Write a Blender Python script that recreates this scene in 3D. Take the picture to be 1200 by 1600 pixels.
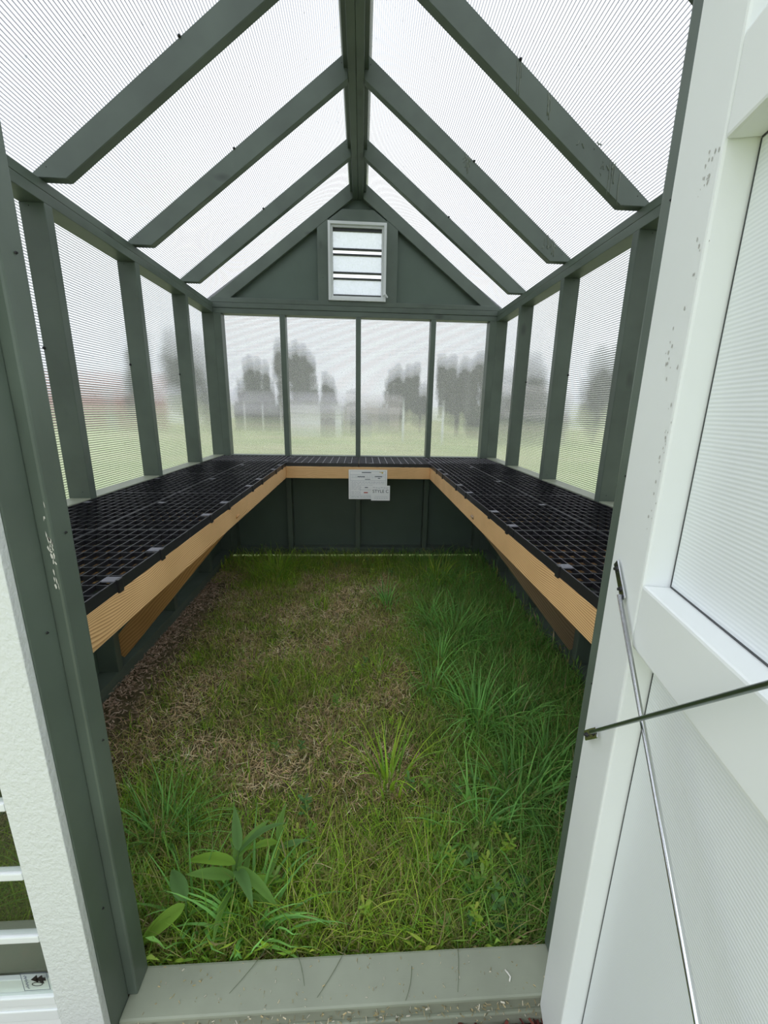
import bpy, bmesh, math, random
import numpy as np
from mathutils import Vector, Matrix, noise as mn

for o in list(bpy.data.objects):
    bpy.data.objects.remove(o)
SC = bpy.context.scene
COL = SC.collection
G = 1.31                      # eye height; surveyed points are relative to the eye, G lifts them to ground = 0

# ------------------------------------------------------------------ camera
cam = bpy.data.cameras.new('camera')
cam.sensor_fit = 'VERTICAL'; cam.sensor_height = 36.0; cam.sensor_width = 36.0
cam.lens = 638.0 / 1600.0 * 36.0
cam.clip_start = 0.01; cam.clip_end = 500
co = bpy.data.objects.new('camera', cam); COL.objects.link(co)
R_ = Vector((0.99840991, -0.05339952, 0.01805965)); U_ = Vector((-0.0045548, 0.24290507, 0.97003937)); F_ = Vector((0.05618642, 0.96857918, -0.2422756))
M = Matrix(((R_.x, U_.x, -F_.x), (R_.y, U_.y, -F_.y), (R_.z, U_.z, -F_.z))).to_4x4()
co.matrix_world = Matrix.Translation((0, 0, G)) @ M
SC.camera = co

# ------------------------------------------------------------------ overcast sky
world = bpy.data.worlds.new('overcast'); SC.world = world; world.use_nodes = True
nt = world.node_tree; nt.nodes.clear()
wo = nt.nodes.new('ShaderNodeOutputWorld'); bg = nt.nodes.new('ShaderNodeBackground')
tc = nt.nodes.new('ShaderNodeTexCoord'); nz = nt.nodes.new('ShaderNodeTexNoise'); cr = nt.nodes.new('ShaderNodeValToRGB')
nz.inputs['Scale'].default_value = 1.6; nz.inputs['Detail'].default_value = 4
cr.color_ramp.elements[0].position = .35; cr.color_ramp.elements[0].color = (.80, .86, .97, 1)
cr.color_ramp.elements[1].position = .7; cr.color_ramp.elements[1].color = (.93, .965, 1, 1)
nt.links.new(tc.outputs['Generated'], nz.inputs['Vector']); nt.links.new(nz.outputs['Fac'], cr.inputs['Fac'])
nt.links.new(cr.outputs['Color'], bg.inputs['Color'])
sep = nt.nodes.new('ShaderNodeSeparateXYZ'); nt.links.new(tc.outputs['Generated'], sep.inputs[0])      # overcast: brighter towards the zenith
cl = nt.nodes.new('ShaderNodeClamp'); nt.links.new(sep.outputs[2], cl.inputs['Value'])
st_ = nt.nodes.new('ShaderNodeMath'); st_.operation = 'MULTIPLY_ADD'; nt.links.new(cl.outputs[0], st_.inputs[0]); st_.inputs[1].default_value = 1.15; st_.inputs[2].default_value = 1.30
nt.links.new(st_.outputs[0], bg.inputs['Strength'])
nt.links.new(bg.outputs[0], wo.inputs['Surface'])
vs = SC.view_settings; vs.view_transform = 'Standard'; vs.look = 'None'; vs.gamma = 1.0; vs.use_curve_mapping = False
vs.exposure = 0.0
SC.cycles.max_bounces = 14; SC.cycles.transmission_bounces = 12; SC.cycles.transparent_max_bounces = 16
SC.cycles.diffuse_bounces = 5; SC.cycles.use_denoising = True

# ------------------------------------------------------------------ material helpers
def new_mat(name):
    m = bpy.data.materials.new(name); m.use_nodes = True
    n = m.node_tree; n.nodes.clear()
    out = n.nodes.new('ShaderNodeOutputMaterial')
    return m, n, out
def N(n, t, **kw):
    x = n.nodes.new(t)
    for k, v in kw.items():
        if k in x.inputs.keys(): x.inputs[k].default_value = v
        else: setattr(x, k, v)
    return x
def math_(n, op, a, b=None, c=None):
    x = n.nodes.new('ShaderNodeMath'); x.operation = op
    for i, v in enumerate((a, b, c)):
        if v is None: continue
        if isinstance(v, (int, float)): x.inputs[i].default_value = v
        else: n.links.new(v, x.inputs[i])
    return x.outputs[0]
def mapped(n, scale, src='Object'):
    t = N(n, 'ShaderNodeTexCoord'); mp = N(n, 'ShaderNodeMapping'); mp.inputs['Scale'].default_value = scale
    oi = N(n, 'ShaderNodeObjectInfo'); va = N(n, 'ShaderNodeVectorMath', operation='MULTIPLY_ADD')
    n.links.new(oi.outputs['Random'], va.inputs[0]); va.inputs[1].default_value = (7, 11, 5)
    n.links.new(t.outputs[src], va.inputs[2]); n.links.new(va.outputs[0], mp.inputs['Vector'])
    return mp.outputs[0]
def noise(n, vec, scale, detail=4, rough=.55):
    x = N(n, 'ShaderNodeTexNoise', Scale=scale, Detail=detail, Roughness=rough)
    if vec is not None: n.links.new(vec, x.inputs['Vector'])
    return x.outputs['Fac']
def ramp(n, fac, stops):
    x = N(n, 'ShaderNodeValToRGB'); e = x.color_ramp.elements
    while len(e) < len(stops): e.new(.5)
    for i, (p, c) in enumerate(stops): e[i].position = p; e[i].color = (*c, 1)
    n.links.new(fac, x.inputs['Fac']); return x.outputs['Color']
def bump(n, h, strength, dist=.002):
    x = N(n, 'ShaderNodeBump', Strength=strength, Distance=dist); n.links.new(h, x.inputs['Height']); return x.outputs['Normal']
def plain(name, col, rough=.5, metal=0.0, spec=.5, var=0.08, scale=9, bs=.0):
    m, n, out = new_mat(name)
    b = N(n, 'ShaderNodeBsdfPrincipled', Roughness=rough, Metallic=metal)
    b.inputs['Specular IOR Level'].default_value = spec
    v = mapped(n, (1, 1, 1)); f = noise(n, v, scale)
    c0 = tuple(max(0, x * (1 - var)) for x in col); c1 = tuple(min(1, x * (1 + var)) for x in col)
    n.links.new(ramp(n, f, [(.3, c0), (.7, c1)]), b.inputs['Base Color'])
    if bs: n.links.new(bump(n, noise(n, v, 60), bs), b.inputs['Normal'])
    n.links.new(b.outputs[0], out.inputs['Surface']); return m
def painted(name, col, axis, rough=.42, mott=.15, knots=True, gstr=.25):
    """painted lumber: faint long grain, dull knots that show through the paint"""
    m, n, out = new_mat(name)
    b = N(n, 'ShaderNodeBsdfPrincipled', Roughness=rough)
    sc = [30, 30, 30]; sc['xyz'.index(axis)] = 1.6
    g = noise(n, mapped(n, sc), 1.0, 6, .6)
    big = noise(n, mapped(n, (1, 1, 1)), 5, 3)
    lo = tuple(x * (1 - mott) for x in col); hi = tuple(x * (1 + mott) for x in col)
    c = ramp(n, big, [(.3, lo), (.7, hi)])
    if knots:
        vo = N(n, 'ShaderNodeTexVoronoi', Scale=2.3); ks = [2.2, 2.2, 2.2]; ks['xyz'.index(axis)] = 1
        n.links.new(mapped(n, ks), vo.inputs['Vector'])
        kf = N(n, 'ShaderNodeMapRange'); n.links.new(vo.outputs['Distance'], kf.inputs['Value'])
        kf.inputs['From Min'].default_value = .05; kf.inputs['From Max'].default_value = .12
        kf.inputs['To Min'].default_value = .58; kf.inputs['To Max'].default_value = 1
        mx = N(n, 'ShaderNodeMix', data_type='RGBA', blend_type='MULTIPLY'); mx.inputs[0].default_value = 1
        n.links.new(c, mx.inputs[6]); n.links.new(kf.outputs[0], mx.inputs[7]); c = mx.outputs[2]
    n.links.new(c, b.inputs['Base Color'])
    n.links.new(bump(n, g, gstr, .0015), b.inputs['Normal'])
    n.links.new(b.outputs[0], out.inputs['Surface']); return m
def lumber(name, axis, light=(.95, .63, .31), dark=(.50, .235, .08), freq=175, tilt=.6, cy=.02):
    """bare pine: growth rings around a pith that runs along the board"""
    m, n, out = new_mat(name)
    b = N(n, 'ShaderNodeBsdfPrincipled', Roughness=.62)
    t = N(n, 'ShaderNodeTexCoord'); s = N(n, 'ShaderNodeSeparateXYZ'); n.links.new(t.outputs['Object'], s.inputs[0])
    i = 'xyz'.index(axis); L = s.outputs[i]; others = [s.outputs[k] for k in range(3) if k != i]
    sc = [3, 3, 3]; sc[i] = .9
    wob = noise(n, mapped(n, sc), 1.6, 2); wob = math_(n, 'MULTIPLY', math_(n, 'SUBTRACT', wob, .5), .15)
    oi = N(n, 'ShaderNodeObjectInfo')
    off = math_(n, 'MULTIPLY', oi.outputs['Random'], .05)
    a = math_(n, 'ADD', math_(n, 'ADD', others[0], cy), wob)
    c = math_(n, 'ADD', math_(n, 'ADD', others[1], math_(n, 'MULTIPLY_ADD', wob, tilt, .062)), off)
    r = math_(n, 'SQRT', math_(n, 'ADD', math_(n, 'MULTIPLY', a, a), math_(n, 'MULTIPLY', c, c)))
    fine = [90, 90, 90]; fine[i] = 4
    fn = noise(n, mapped(n, fine), 1, 4)
    ph = math_(n, 'ADD', math_(n, 'MULTIPLY', r, freq), math_(n, 'MULTIPLY', fn, .35))
    fr = math_(n, 'FRACT', ph)
    col = ramp(n, fr, [(0, light), (.35, tuple(x * .94 for x in light)), (.80, dark), (1, light)])
    patch = noise(n, mapped(n, (1, 1, 1)), 3, 3)
    tint = ramp(n, patch, [(.3, (.80, .78, .72)), (.7, (1, 1, 1))])
    mx = N(n, 'ShaderNodeMix', data_type='RGBA', blend_type='MULTIPLY'); mx.inputs[0].default_value = 1
    n.links.new(col, mx.inputs[6]); n.links.new(tint, mx.inputs[7])
    n.links.new(mx.outputs[2], b.inputs['Base Color'])
    n.links.new(bump(n, fn, .25, .001), b.inputs['Normal'])
    n.links.new(b.outputs[0], out.inputs['Surface']); return m

PITCH = .0105
def fluted(name, D, smear=.05, milky=.26, line=.42, rough=.006):
    """twin-wall polycarbonate: clear between the webs, each web a grey line; light is spread across the flutes"""
    m, n, out = new_mat(name)
    geo = N(n, 'ShaderNodeNewGeometry')
    dt = N(n, 'ShaderNodeVectorMath', operation='DOT_PRODUCT'); n.links.new(geo.outputs['Position'], dt.inputs[0]); dt.inputs[1].default_value = D
    ph = math_(n, 'MULTIPLY', dt.outputs['Value'], 1 / PITCH)
    fr = math_(n, 'ABSOLUTE', math_(n, 'SUBTRACT', math_(n, 'FRACT', ph), .5))     # 0 at web
    web = N(n, 'ShaderNodeMapRange', interpolation_type='SMOOTHSTEP'); n.links.new(fr, web.inputs['Value'])
    web.inputs['From Min'].default_value = .08; web.inputs['From Max'].default_value = .24
    web.inputs['To Min'].default_value = line; web.inputs['To Max'].default_value = 1
    sn = math_(n, 'SINE', math_(n, 'MULTIPLY', ph, 2 * math.pi)); sn = math_(n, 'MULTIPLY', sn, smear); sn = math_(n, 'MULTIPLY', sn, math_(n, 'MULTIPLY_ADD', geo.outputs['Backfacing'], -2.0, 1.0))
    # slow unevenness along and across the flutes
    w2 = noise(n, geo.outputs['Position'], 26, 2); sn = math_(n, 'ADD', sn, math_(n, 'MULTIPLY', math_(n, 'SUBTRACT', w2, .5), smear * .25))
    sv = N(n, 'ShaderNodeVectorMath', operation='SCALE'); sv.inputs[0].default_value = D; n.links.new(sn, sv.inputs['Scale'])
    ad = N(n, 'ShaderNodeVectorMath', operation='ADD'); n.links.new(geo.outputs['Normal'], ad.inputs[0]); n.links.new(sv.outputs[0], ad.inputs[1])
    nm = N(n, 'ShaderNodeVectorMath', operation='NORMALIZE'); n.links.new(ad.outputs[0], nm.inputs[0])
    spk = noise(n, geo.outputs['Position'], 75, 2, .5)
    spm = N(n, 'ShaderNodeMapRange'); n.links.new(spk, spm.inputs['Value']); spm.inputs['From Min'].default_value = .70; spm.inputs['From Max'].default_value = .76
    spm.inputs['To Min'].default_value = 1; spm.inputs['To Max'].default_value = .72
    w = math_(n, 'MULTIPLY', web.outputs[0], spm.outputs[0])
    cb = N(n, 'ShaderNodeCombineColor'); n.links.new(w, cb.inputs[0]); n.links.new(w, cb.inputs[1]); n.links.new(w, cb.inputs[2])
    rf = N(n, 'ShaderNodeBsdfRefraction', Roughness=rough, IOR=1.25); n.links.new(cb.outputs[0], rf.inputs['Color']); n.links.new(nm.outputs[0], rf.inputs['Normal'])
    tl = N(n, 'ShaderNodeBsdfTranslucent'); n.links.new(cb.outputs[0], tl.inputs['Color'])
    m1 = N(n, 'ShaderNodeMixShader'); m1.inputs[0].default_value = milky; n.links.new(rf.outputs[0], m1.inputs[1]); n.links.new(tl.outputs[0], m1.inputs[2])
    gl = N(n, 'ShaderNodeBsdfGlossy', Roughness=.12); n.links.new(nm.outputs[0], gl.inputs['Normal']); gl.inputs['Color'].default_value = (.9, .9, .9, 1)
    m2 = N(n, 'ShaderNodeMixShader'); m2.inputs[0].default_value = .04; n.links.new(m1.outputs[0], m2.inputs[1]); n.links.new(gl.outputs[0], m2.inputs[2])
    n.links.new(m2.outputs[0], out.inputs['Surface']); return m

GREEN = (.106, .137, .109)
M_gx, M_gy, M_gz = (painted('green_paint_' + a, GREEN, a) for a in 'xyz')
M_gsheet = painted('green_paint_sheet', (.105, .145, .115), 'z', .5, .06, False, .12)
M_sill = painted('sill_paint', (.28, .305, .225), 'x', .45, .10, True, .5)
M_wy, M_wx, M_wz = lumber('pine_y', 'y'), lumber('pine_x', 'x', freq=170, cy=.03), lumber('pine_z', 'z')
M_brace2 = lumber('weathered_brace', 'x', (.40, .28, .17), (.24, .15, .08), 110)
M_brace = lumber('pine_brace', 'x', (.66, .36, .125), (.42, .19, .06), 90)
M_white = painted('white_paint', (.85, .875, .86), 'z', .45, .012, False, .10)
M_metal = plain('steel', (.72, .73, .74), .22, 1.0, var=.03)
M_dmetal = plain('dull_zinc', (.34, .39, .38), .35, 1.0, var=.06)
M_screw = plain('dark_screw', (.03, .03, .03), .4, .6)
M_alu = plain('white_aluminium', (.74, .77, .76), .35, 0, var=.02)
M_dark = plain('dark_gasket_and_gap_shade', (.05, .055, .055), .5)  # louvre edges, and the painted shade in the door panel gaps
M_black = plain('black_plastic', (.018, .018, .021), .38, 0, .55, .1)
M_grey = plain('grey_plastic', (.16, .16, .18), .5, 0, .5, .1)
M_paper = plain('paper', (.90, .91, .90), .7, var=.02)
M_ink = plain('ink', (.10, .12, .15), .8); M_ink2 = plain('pale_ink', (.42, .46, .50), .8)
M_red = plain('red_ink', (.48, .07, .05), .8); M_gold = plain('gold_ink', (.55, .42, .05), .7); M_marker = plain('marker_ink', (.03, .05, .05), .7)
M_chip = plain('bare_paint_chip', (.78, .76, .68), .6)
M_drip = plain('dried_glue_drip', (.19, .22, .17), .18)
M_hdrip = plain('dirt_smudge', (.50, .49, .46), .7)
FZ = fluted('fluted_wall', (0, 0, 1), .036, .20, .44, .07)

def fluted_thin(name, D, line=.44, milky=.10):
    """roof sheet: lets the sky straight through, webs as grey lines, specks of grit"""
    m, n, out = new_mat(name)
    geo = N(n, 'ShaderNodeNewGeometry')
    dt = N(n, 'ShaderNodeVectorMath', operation='DOT_PRODUCT'); n.links.new(geo.outputs['Position'], dt.inputs[0]); dt.inputs[1].default_value = D
    fr = math_(n, 'ABSOLUTE', math_(n, 'SUBTRACT', math_(n, 'FRACT', math_(n, 'MULTIPLY', dt.outputs['Value'], 1 / PITCH)), .5))
    web = N(n, 'ShaderNodeMapRange', interpolation_type='SMOOTHSTEP'); n.links.new(fr, web.inputs['Value'])
    for k, v_ in (('From Min', .07), ('From Max', .25), ('To Min', line), ('To Max', 1)): web.inputs[k].default_value = v_
    sp = noise(n, geo.outputs['Position'], 60, 2, .5); spm = N(n, 'ShaderNodeMapRange'); n.links.new(sp, spm.inputs['Value'])
    for k, v_ in (('From Min', .71), ('From Max', .76), ('To Min', 1), ('To Max', .6)): spm.inputs[k].default_value = v_
    w = math_(n, 'MULTIPLY', web.outputs[0], spm.outputs[0])
    cb = N(n, 'ShaderNodeCombineColor'); [n.links.new(w, cb.inputs[i]) for i in range(3)]
    tr = N(n, 'ShaderNodeBsdfTransparent'); n.links.new(cb.outputs[0], tr.inputs['Color'])
    tl = N(n, 'ShaderNodeBsdfTranslucent'); n.links.new(cb.outputs[0], tl.inputs['Color'])
    mx = N(n, 'ShaderNodeMixShader'); mx.inputs[0].default_value = milky; n.links.new(tr.outputs[0], mx.inputs[1]); n.links.new(tl.outputs[0], mx.inputs[2])
    gl = N(n, 'ShaderNodeBsdfGlossy', Roughness=.15); m2 = N(n, 'ShaderNodeMixShader'); m2.inputs[0].default_value = .03
    n.links.new(mx.outputs[0], m2.inputs[1]); n.links.new(gl.outputs[0], m2.inputs[2]); n.links.new(m2.outputs[0], out.inputs['Surface']); return m
FRL = fluted_thin('fluted_roof_left', (.8, 0, .6)); FRR = fluted_thin('fluted_roof_right', (-.8, 0, .6))

def white_textured(name, lumps, col=(.74, .77, .745)):
    m, n, out = new_mat(name); b = N(n, 'ShaderNodeBsdfPrincipled', Roughness=.4)
    b.inputs['Base Color'].default_value = (*col, 1)
    v = mapped(n, (1, 1, .8)); f = noise(n, v, 95, 3, .6); f2 = noise(n, v, 260, 2, .5)
    h = math_(n, 'ADD', f, math_(n, 'MULTIPLY', f2, .35))
    n.links.new(bump(n, h, lumps, .004), b.inputs['Normal']); n.links.new(b.outputs[0], out.inputs['Surface']); return m
M_trim = white_textured('embossed_white_trim', .6, (.66, .69, .67))
def door_panel(name):
    m, n, out = new_mat(name); b = N(n, 'ShaderNodeBsdfPrincipled', Roughness=.38)
    geo = N(n, 'ShaderNodeNewGeometry'); s = N(n, 'ShaderNodeSeparateXYZ'); n.links.new(geo.outputs['Position'], s.inputs[0])
    ph = math_(n, 'MULTIPLY', s.outputs[2], 1 / .0048)
    sn = math_(n, 'SINE', math_(n, 'MULTIPLY', ph, 2 * math.pi))
    w = noise(n, mapped(n, (1, 1, 1)), 14, 4)
    h = math_(n, 'ADD', math_(n, 'MULTIPLY', sn, .30), math_(n, 'MULTIPLY', w, 1.4))
    n.links.new(bump(n, h, .22, .002), b.inputs['Normal'])
    c = ramp(n, math_(n, 'MULTIPLY_ADD', sn, .5, .5), [(0, (.77, .805, .815)), (1, (.85, .88, .885))])
    n.links.new(c, b.inputs['Base Color']); n.links.new(b.outputs[0], out.inputs['Surface']); return m
M_dpanel = door_panel('white_ribbed_panel')
def glass(name):
    m, n, out = new_mat(name)
    tr = N(n, 'ShaderNodeBsdfTransparent'); tr.inputs['Color'].default_value = (.93, .95, .93, 1)
    gl = N(n, 'ShaderNodeBsdfGlossy', Roughness=.02)
    mx = N(n, 'ShaderNodeMixShader'); mx.inputs[0].default_value = .045; n.links.new(tr.outputs[0], mx.inputs[1]); n.links.new(gl.outputs[0], mx.inputs[2])
    n.links.new(mx.outputs[0], out.inputs['Surface']); return m
M_glass = glass('window_glass')
def screen_glass(name):
    m, n, out = new_mat(name)
    tr = N(n, 'ShaderNodeBsdfTransparent'); tr.inputs['Color'].default_value = (.80, .82, .84, 1)
    tl = N(n, 'ShaderNodeBsdfTranslucent'); tl.inputs['Color'].default_value = (.85, .87, .9, 1)
    mx = N(n, 'ShaderNodeMixShader'); f = noise(n, mapped(n, (1, 1, 1)), 40, 4)
    n.links.new(math_(n, 'MULTIPLY_ADD', f, .5, .15), mx.inputs[0]); n.links.new(tr.outputs[0], mx.inputs[1]); n.links.new(tl.outputs[0], mx.inputs[2])
    n.links.new(mx.outputs[0], out.inputs['Surface']); return m
M_vent = screen_glass('vent_glass')
def leafy(name, trans=.35, rough=.45):
    m, n, out = new_mat(name)
    at = N(n, 'ShaderNodeAttribute'); at.attribute_name = 'Col'
    b = N(n, 'ShaderNodeBsdfPrincipled', Roughness=rough); b.inputs['Specular IOR Level'].default_value = .12
    n.links.new(at.outputs['Color'], b.inputs['Base Color'])
    tl = N(n, 'ShaderNodeBsdfTranslucent'); n.links.new(at.outputs['Color'], tl.inputs['Color'])
    mx = N(n, 'ShaderNodeMixShader'); mx.inputs[0].default_value = trans
    n.links.new(b.outputs[0], mx.inputs[1]); n.links.new(tl.outputs[0], mx.inputs[2]); n.links.new(mx.outputs[0], out.inputs['Surface']); return m
M_leaf = leafy('leaf_green', .52)
M_straw = leafy('straw', .15, .7)

# ------------------------------------------------------------------ mesh helpers
def tag(o, label=None, cat=None, group=None, kind=None):
    if label: o['label'] = label
    if cat: o['category'] = cat
    if group: o['group'] = group
    if kind: o['kind'] = kind
    return o
def empty(name, loc=(0, 0, 0), label=None, cat=None, group=None, kind=None, rz=0):
    o = bpy.data.objects.new(name, None); COL.objects.link(o); o.location = loc; o.rotation_euler = (0, 0, rz); o.empty_display_size = .1
    return tag(o, label, cat, group, kind)
def put(name, me, loc, parent=None, mat=None):
    if mat is not None and not me.materials: me.materials.append(mat)
    o = bpy.data.objects.new(name, me); COL.objects.link(o)
    o.location = Vector(loc)
    if parent is not None:
        o.parent = parent
    return o
def pos(parent):       # world position of an unrotated chain of parents
    p = Vector((0, 0, 0))
    while parent is not None: p += parent.location; parent = parent.parent
    return p
def mesh_from(bm, name, smooth=False):
    me = bpy.data.meshes.new(name); bmesh.ops.recalc_face_normals(bm, faces=bm.faces); bm.to_mesh(me); bm.free()
    if smooth:
        for p in me.polygons: p.use_smooth = True
    return me
def bm_box(bm, x0, x1, y0, y1, z0, z1, bev=0.0):
    vs_ = [bm.verts.new((x, y, z)) for x in (x0, x1) for y in (y0, y1) for z in (z0, z1)]
    for f in ((0, 1, 3, 2), (4, 6, 7, 5), (0, 4, 5, 1), (2, 3, 7, 6), (0, 2, 6, 4), (1, 5, 7, 3)):
        bm.faces.new([vs_[i] for i in f])
    if bev:
        es = [e for e in bm.edges if e.verts[0] in vs_ and e.verts[1] in vs_]
        bmesh.ops.bevel(bm, geom=es, offset=bev, segments=2, affect='EDGES', profile=.6)
def box(name, x0, x1, y0, y1, z0, z1, mat, parent=None, bev=.002, local=False):
    """a board; z in eye-relative survey units unless LOCAL"""
    c = Vector(((x0 + x1) / 2, (y0 + y1) / 2, (z0 + z1) / 2)); hx, hy, hz = abs(x1 - x0) / 2, abs(y1 - y0) / 2, abs(z1 - z0) / 2
    bm = bmesh.new(); bm_box(bm, -hx, hx, -hy, hy, -hz, hz, min(bev, hx * .4, hy * .4, hz * .4))
    me = mesh_from(bm, name)
    if local: loc = c
    else: loc = c + Vector((0, 0, G)) - pos(parent)
    return put(name, me, loc, parent, mat)
def prism(name, pts, y0, y1, mat, parent, bev=.002):
    """profile in x,z (survey units) extruded from y0 to y1"""
    cx = sum(p[0] for p in pts) / len(pts); cz = sum(p[1] for p in pts) / len(pts); cy_ = (y0 + y1) / 2
    bm = bmesh.new(); a = [bm.verts.new((x - cx, y0 - cy_, z - cz)) for x, z in pts]; b = [bm.verts.new((x - cx, y1 - cy_, z - cz)) for x, z in pts]
    bm.faces.new(a[::-1]); bm.faces.new(b)
    for i in range(len(pts)): j = (i + 1) % len(pts); bm.faces.new((a[i], a[j], b[j], b[i]))
    if bev: bmesh.ops.bevel(bm, geom=list(bm.edges), offset=bev, segments=1, affect='EDGES')
    return put(name, mesh_from(bm, name), Vector((cx, cy_, cz + G)) - pos(parent), parent, mat)
def inclined(name, a, b, width, thick, mat, parent, axis='y'):
    """board whose long local X runs from a to b in the x,z plane; thickness along y"""
    ax, az = a[0], a[1]; bx, bz = b[0], b[1]; L = math.hypot(bx - ax, bz - az); th = math.atan2(bz - az, bx - ax)
    return L, th
def tube(bm, pts, r, k=8, r1=None):
    rings = []; n = len(pts)
    for i, p in enumerate(pts):
        p = Vector(p); d = (Vector(pts[min(i + 1, n - 1)]) - Vector(pts[max(i - 1, 0)])).normalized()
        u = d.orthogonal().normalized(); v = d.cross(u); rr = r if r1 is None else r + (r1 - r) * i / max(1, n - 1)
        if rings:   # keep twist low
            pu = rings[-1][1]; u = (pu - d * pu.dot(d)).normalized(); v = d.cross(u)
        rings.append(([bm.verts.new(p + u * rr * math.cos(t * 2 * math.pi / k) + v * rr * math.sin(t * 2 * math.pi / k)) for t in range(k)], u))
    for (a, _), (b, _) in zip(rings, rings[1:]):
        for t in range(k): bm.faces.new((a[t], a[(t + 1) % k], b[(t + 1) % k], b[t]))
    bm.faces.new(rings[0][0][::-1]); bm.faces.new(rings[-1][0])
def disc_screw():
    bm = bmesh.new()
    bmesh.ops.create_cone(bm, cap_ends=True, segments=10, radius1=.0085, radius2=.006, depth=.004)
    r = bmesh.ops.create_cone(bm, cap_ends=True, segments=6, radius1=.0045, radius2=.004, depth=.005)
    bmesh.ops.translate(bm, verts=r['verts'], vec=(0, 0, .0045)); me = mesh_from(bm, 'screw'); me.materials.append(M_screw); return me
ME_SCREW = disc_screw()
def screw(parent, p, d, scale=1.0):
    o = put('screw', ME_SCREW, Vector((p[0], p[1], p[2] + G)) - pos(parent), parent); o.rotation_mode = 'QUATERNION'
    o.rotation_quaternion = Vector(d).to_track_quat('Z', 'Y'); o.scale = (scale,) * 3; return o
def nail_hole(parent, p, d):
    return screw(parent, p, d, .28)

# ------------------------------------------------------------------ surveyed framework
XL, XR, YB = -1.147, 1.083, 3.497; OL, OR = XL - .089, XR + .089; YBo = YB + .089
YF0, YF1 = .587, .676
ZT = .705; ZBP = -1.231; CX = -.032
SY = [1.152, 1.763, 2.374, 2.984]
T = lambda x: .80 + .745 * (min(x, 2 * CX - x) + 1.18)        # upper line of the rafters
def side_wall(name, inner, outer, label):
    w = empty(name, ((inner + outer) / 2, (YF0 + YBo) / 2, 0), label, 'wall', None, 'structure')
    x0, x1 = min(inner, outer), max(inner, outer); s = 1 if inner > outer else -1
    box('bottom_plate', x0, x1, YF0, YBo, ZBP - .038, ZBP, M_gy, w, .003)
    box('base_runner', x0 + .002, x1 - .002, YF0, YBo, -1.30, ZBP - .039, M_gy, w, .003)
    box('lower_top_plate', x0, x1, YF0, YBo, ZT, ZT + .0385, M_gy, w, .0025)
    tp = [(inner, ZT + .0395), (inner, ZT + .075), (inner - s * .06, ZT + .075), (outer, ZT + .05), (outer, ZT + .0395)]
    prism('upper_top_plate', tp, YF0, YBo, M_gy, w, .002)
    ys = [YF1] + SY + [YB]
    for i, y in enumerate(SY):
        st = box('stud', x0, x1, y, y + .041, ZBP, ZT, M_gz, w, .003)
        screw(st, (outer + s * .004, y - .003, .21), (0, -1, 0), .75); nail_hole(st, (inner - s * .03, y, -.36), (0, -1, 0))
        nail_hole(st, (inner - s * .055, y, ZT - .012), (0, -1, 0))
    box('corner_stud', x0, x1, YB, YBo, ZBP, ZT, M_gz, w, .003)
    box('corner_stud', x0, x1, YF0, YF1, ZBP, ZT, M_gz, w, .003)
    for a, b in zip([YF1] + [y + .041 for y in SY], SY + [YB]):
        box('mid_rail', x0 + .001, x1 - .001, a, b, -.425, -.386, M_sill, w, .002)
        box('siding_panel', outer - s * .001, outer - s * .012, a - .02, b + .02, -1.29, -.40, M_gsheet, w, 0)
        box('polycarbonate_panel', outer - s * .001, outer - s * .007, a - .0195, b + .0195, -.398, ZT + .05, FZ, w, 0)
    return w
wl = side_wall('wall_left', XL, OL, 'green framed greenhouse wall beside the bench that has the orange brace in full view')
wr = side_wall('wall_right', XR, OR, 'green framed greenhouse wall behind the open white door')

# back wall with its gable
wb = empty('wall_back', (CX, YBo, 0), 'green end wall with four clear fluted panes and a triangular gable above', 'wall', None, 'structure')
box('bottom_plate', XL, XR, YB, YBo, -1.272, -1.208, M_gx, wb, .003)
for i, (z0, z1) in enumerate(((ZT, .7435), (.7445, .781), (.782, .817))):
    box('top_plate', (XL if i == 0 else OL + .08), (XR if i == 0 else OR - .08), YB - (.004 if i else 0), YBo, z0, z1, M_gx, wb, .0025)
RS = [(-1.147, -1.091), (-.643, -.6), (-.048, -.007), (.552, .593), (1.027, 1.083)]
for a, b in RS:
    st = box('stud', a, b, YB, YBo, -1.208, ZT, M_gz, wb, .003)
for (a, b), (c, d) in zip(RS, RS[1:]):
    box('mid_rail', b, c, YB + .001, YBo - .001, -.425, -.386, M_gx, wb, .002)
    box('siding_panel', b - .02, c + .02, YBo + .001, YBo + .012, -1.27, -.40, M_gsheet, wb, 0)
    box('polycarbonate_panel', b - .0195, c + .0195, YBo + .001, YBo + .007, -.398, ZT + .03, FZ, wb, 0)
def rafter_profile(side, hi_x, lo_x, seat=True):
    t = lambda x: T(x); v = .111
    L_ = lambda x: x if side < 0 else 2 * CX - x
    zs = ZT + .0755
    pts = [(hi_x, t(hi_x)), (lo_x, zs + .002), (lo_x, zs), (-1.18 + (zs + v - .80) / .745, zs), (hi_x, t(hi_x) - v)]
    return [(L_(x), z) for x, z in pts]
for sd in (-1, 1):
    prism('gable_rafter', rafter_profile(sd, -.071, -1.19), YB + .002, YB + .04, M_gx, wb, .002)
W0, W1, WZ0, WZ1 = -.259, .185, .815, 1.360
box('gable_stud', W0 - .08, W0, YB + .004, YB + .042, .817, 1.40, M_gz, wb); box('gable_stud', W1, W1 + .085, YB + .004, YB + .042, .817, 1.40, M_gz, wb)
prism('gable_collar', [(-.265, WZ1 + .004), (.201, WZ1 + .004), (.085, 1.445), (-.149, 1.445)], YB + .003, YB + .040, M_gx, wb)
prism('gable_siding', [(OL, .79), (W0, .79), (W0, T(W0) - .01), (OL, T(OL) - .01)], YB + .045, YB + .057, M_gsheet, wb, 0)
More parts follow.
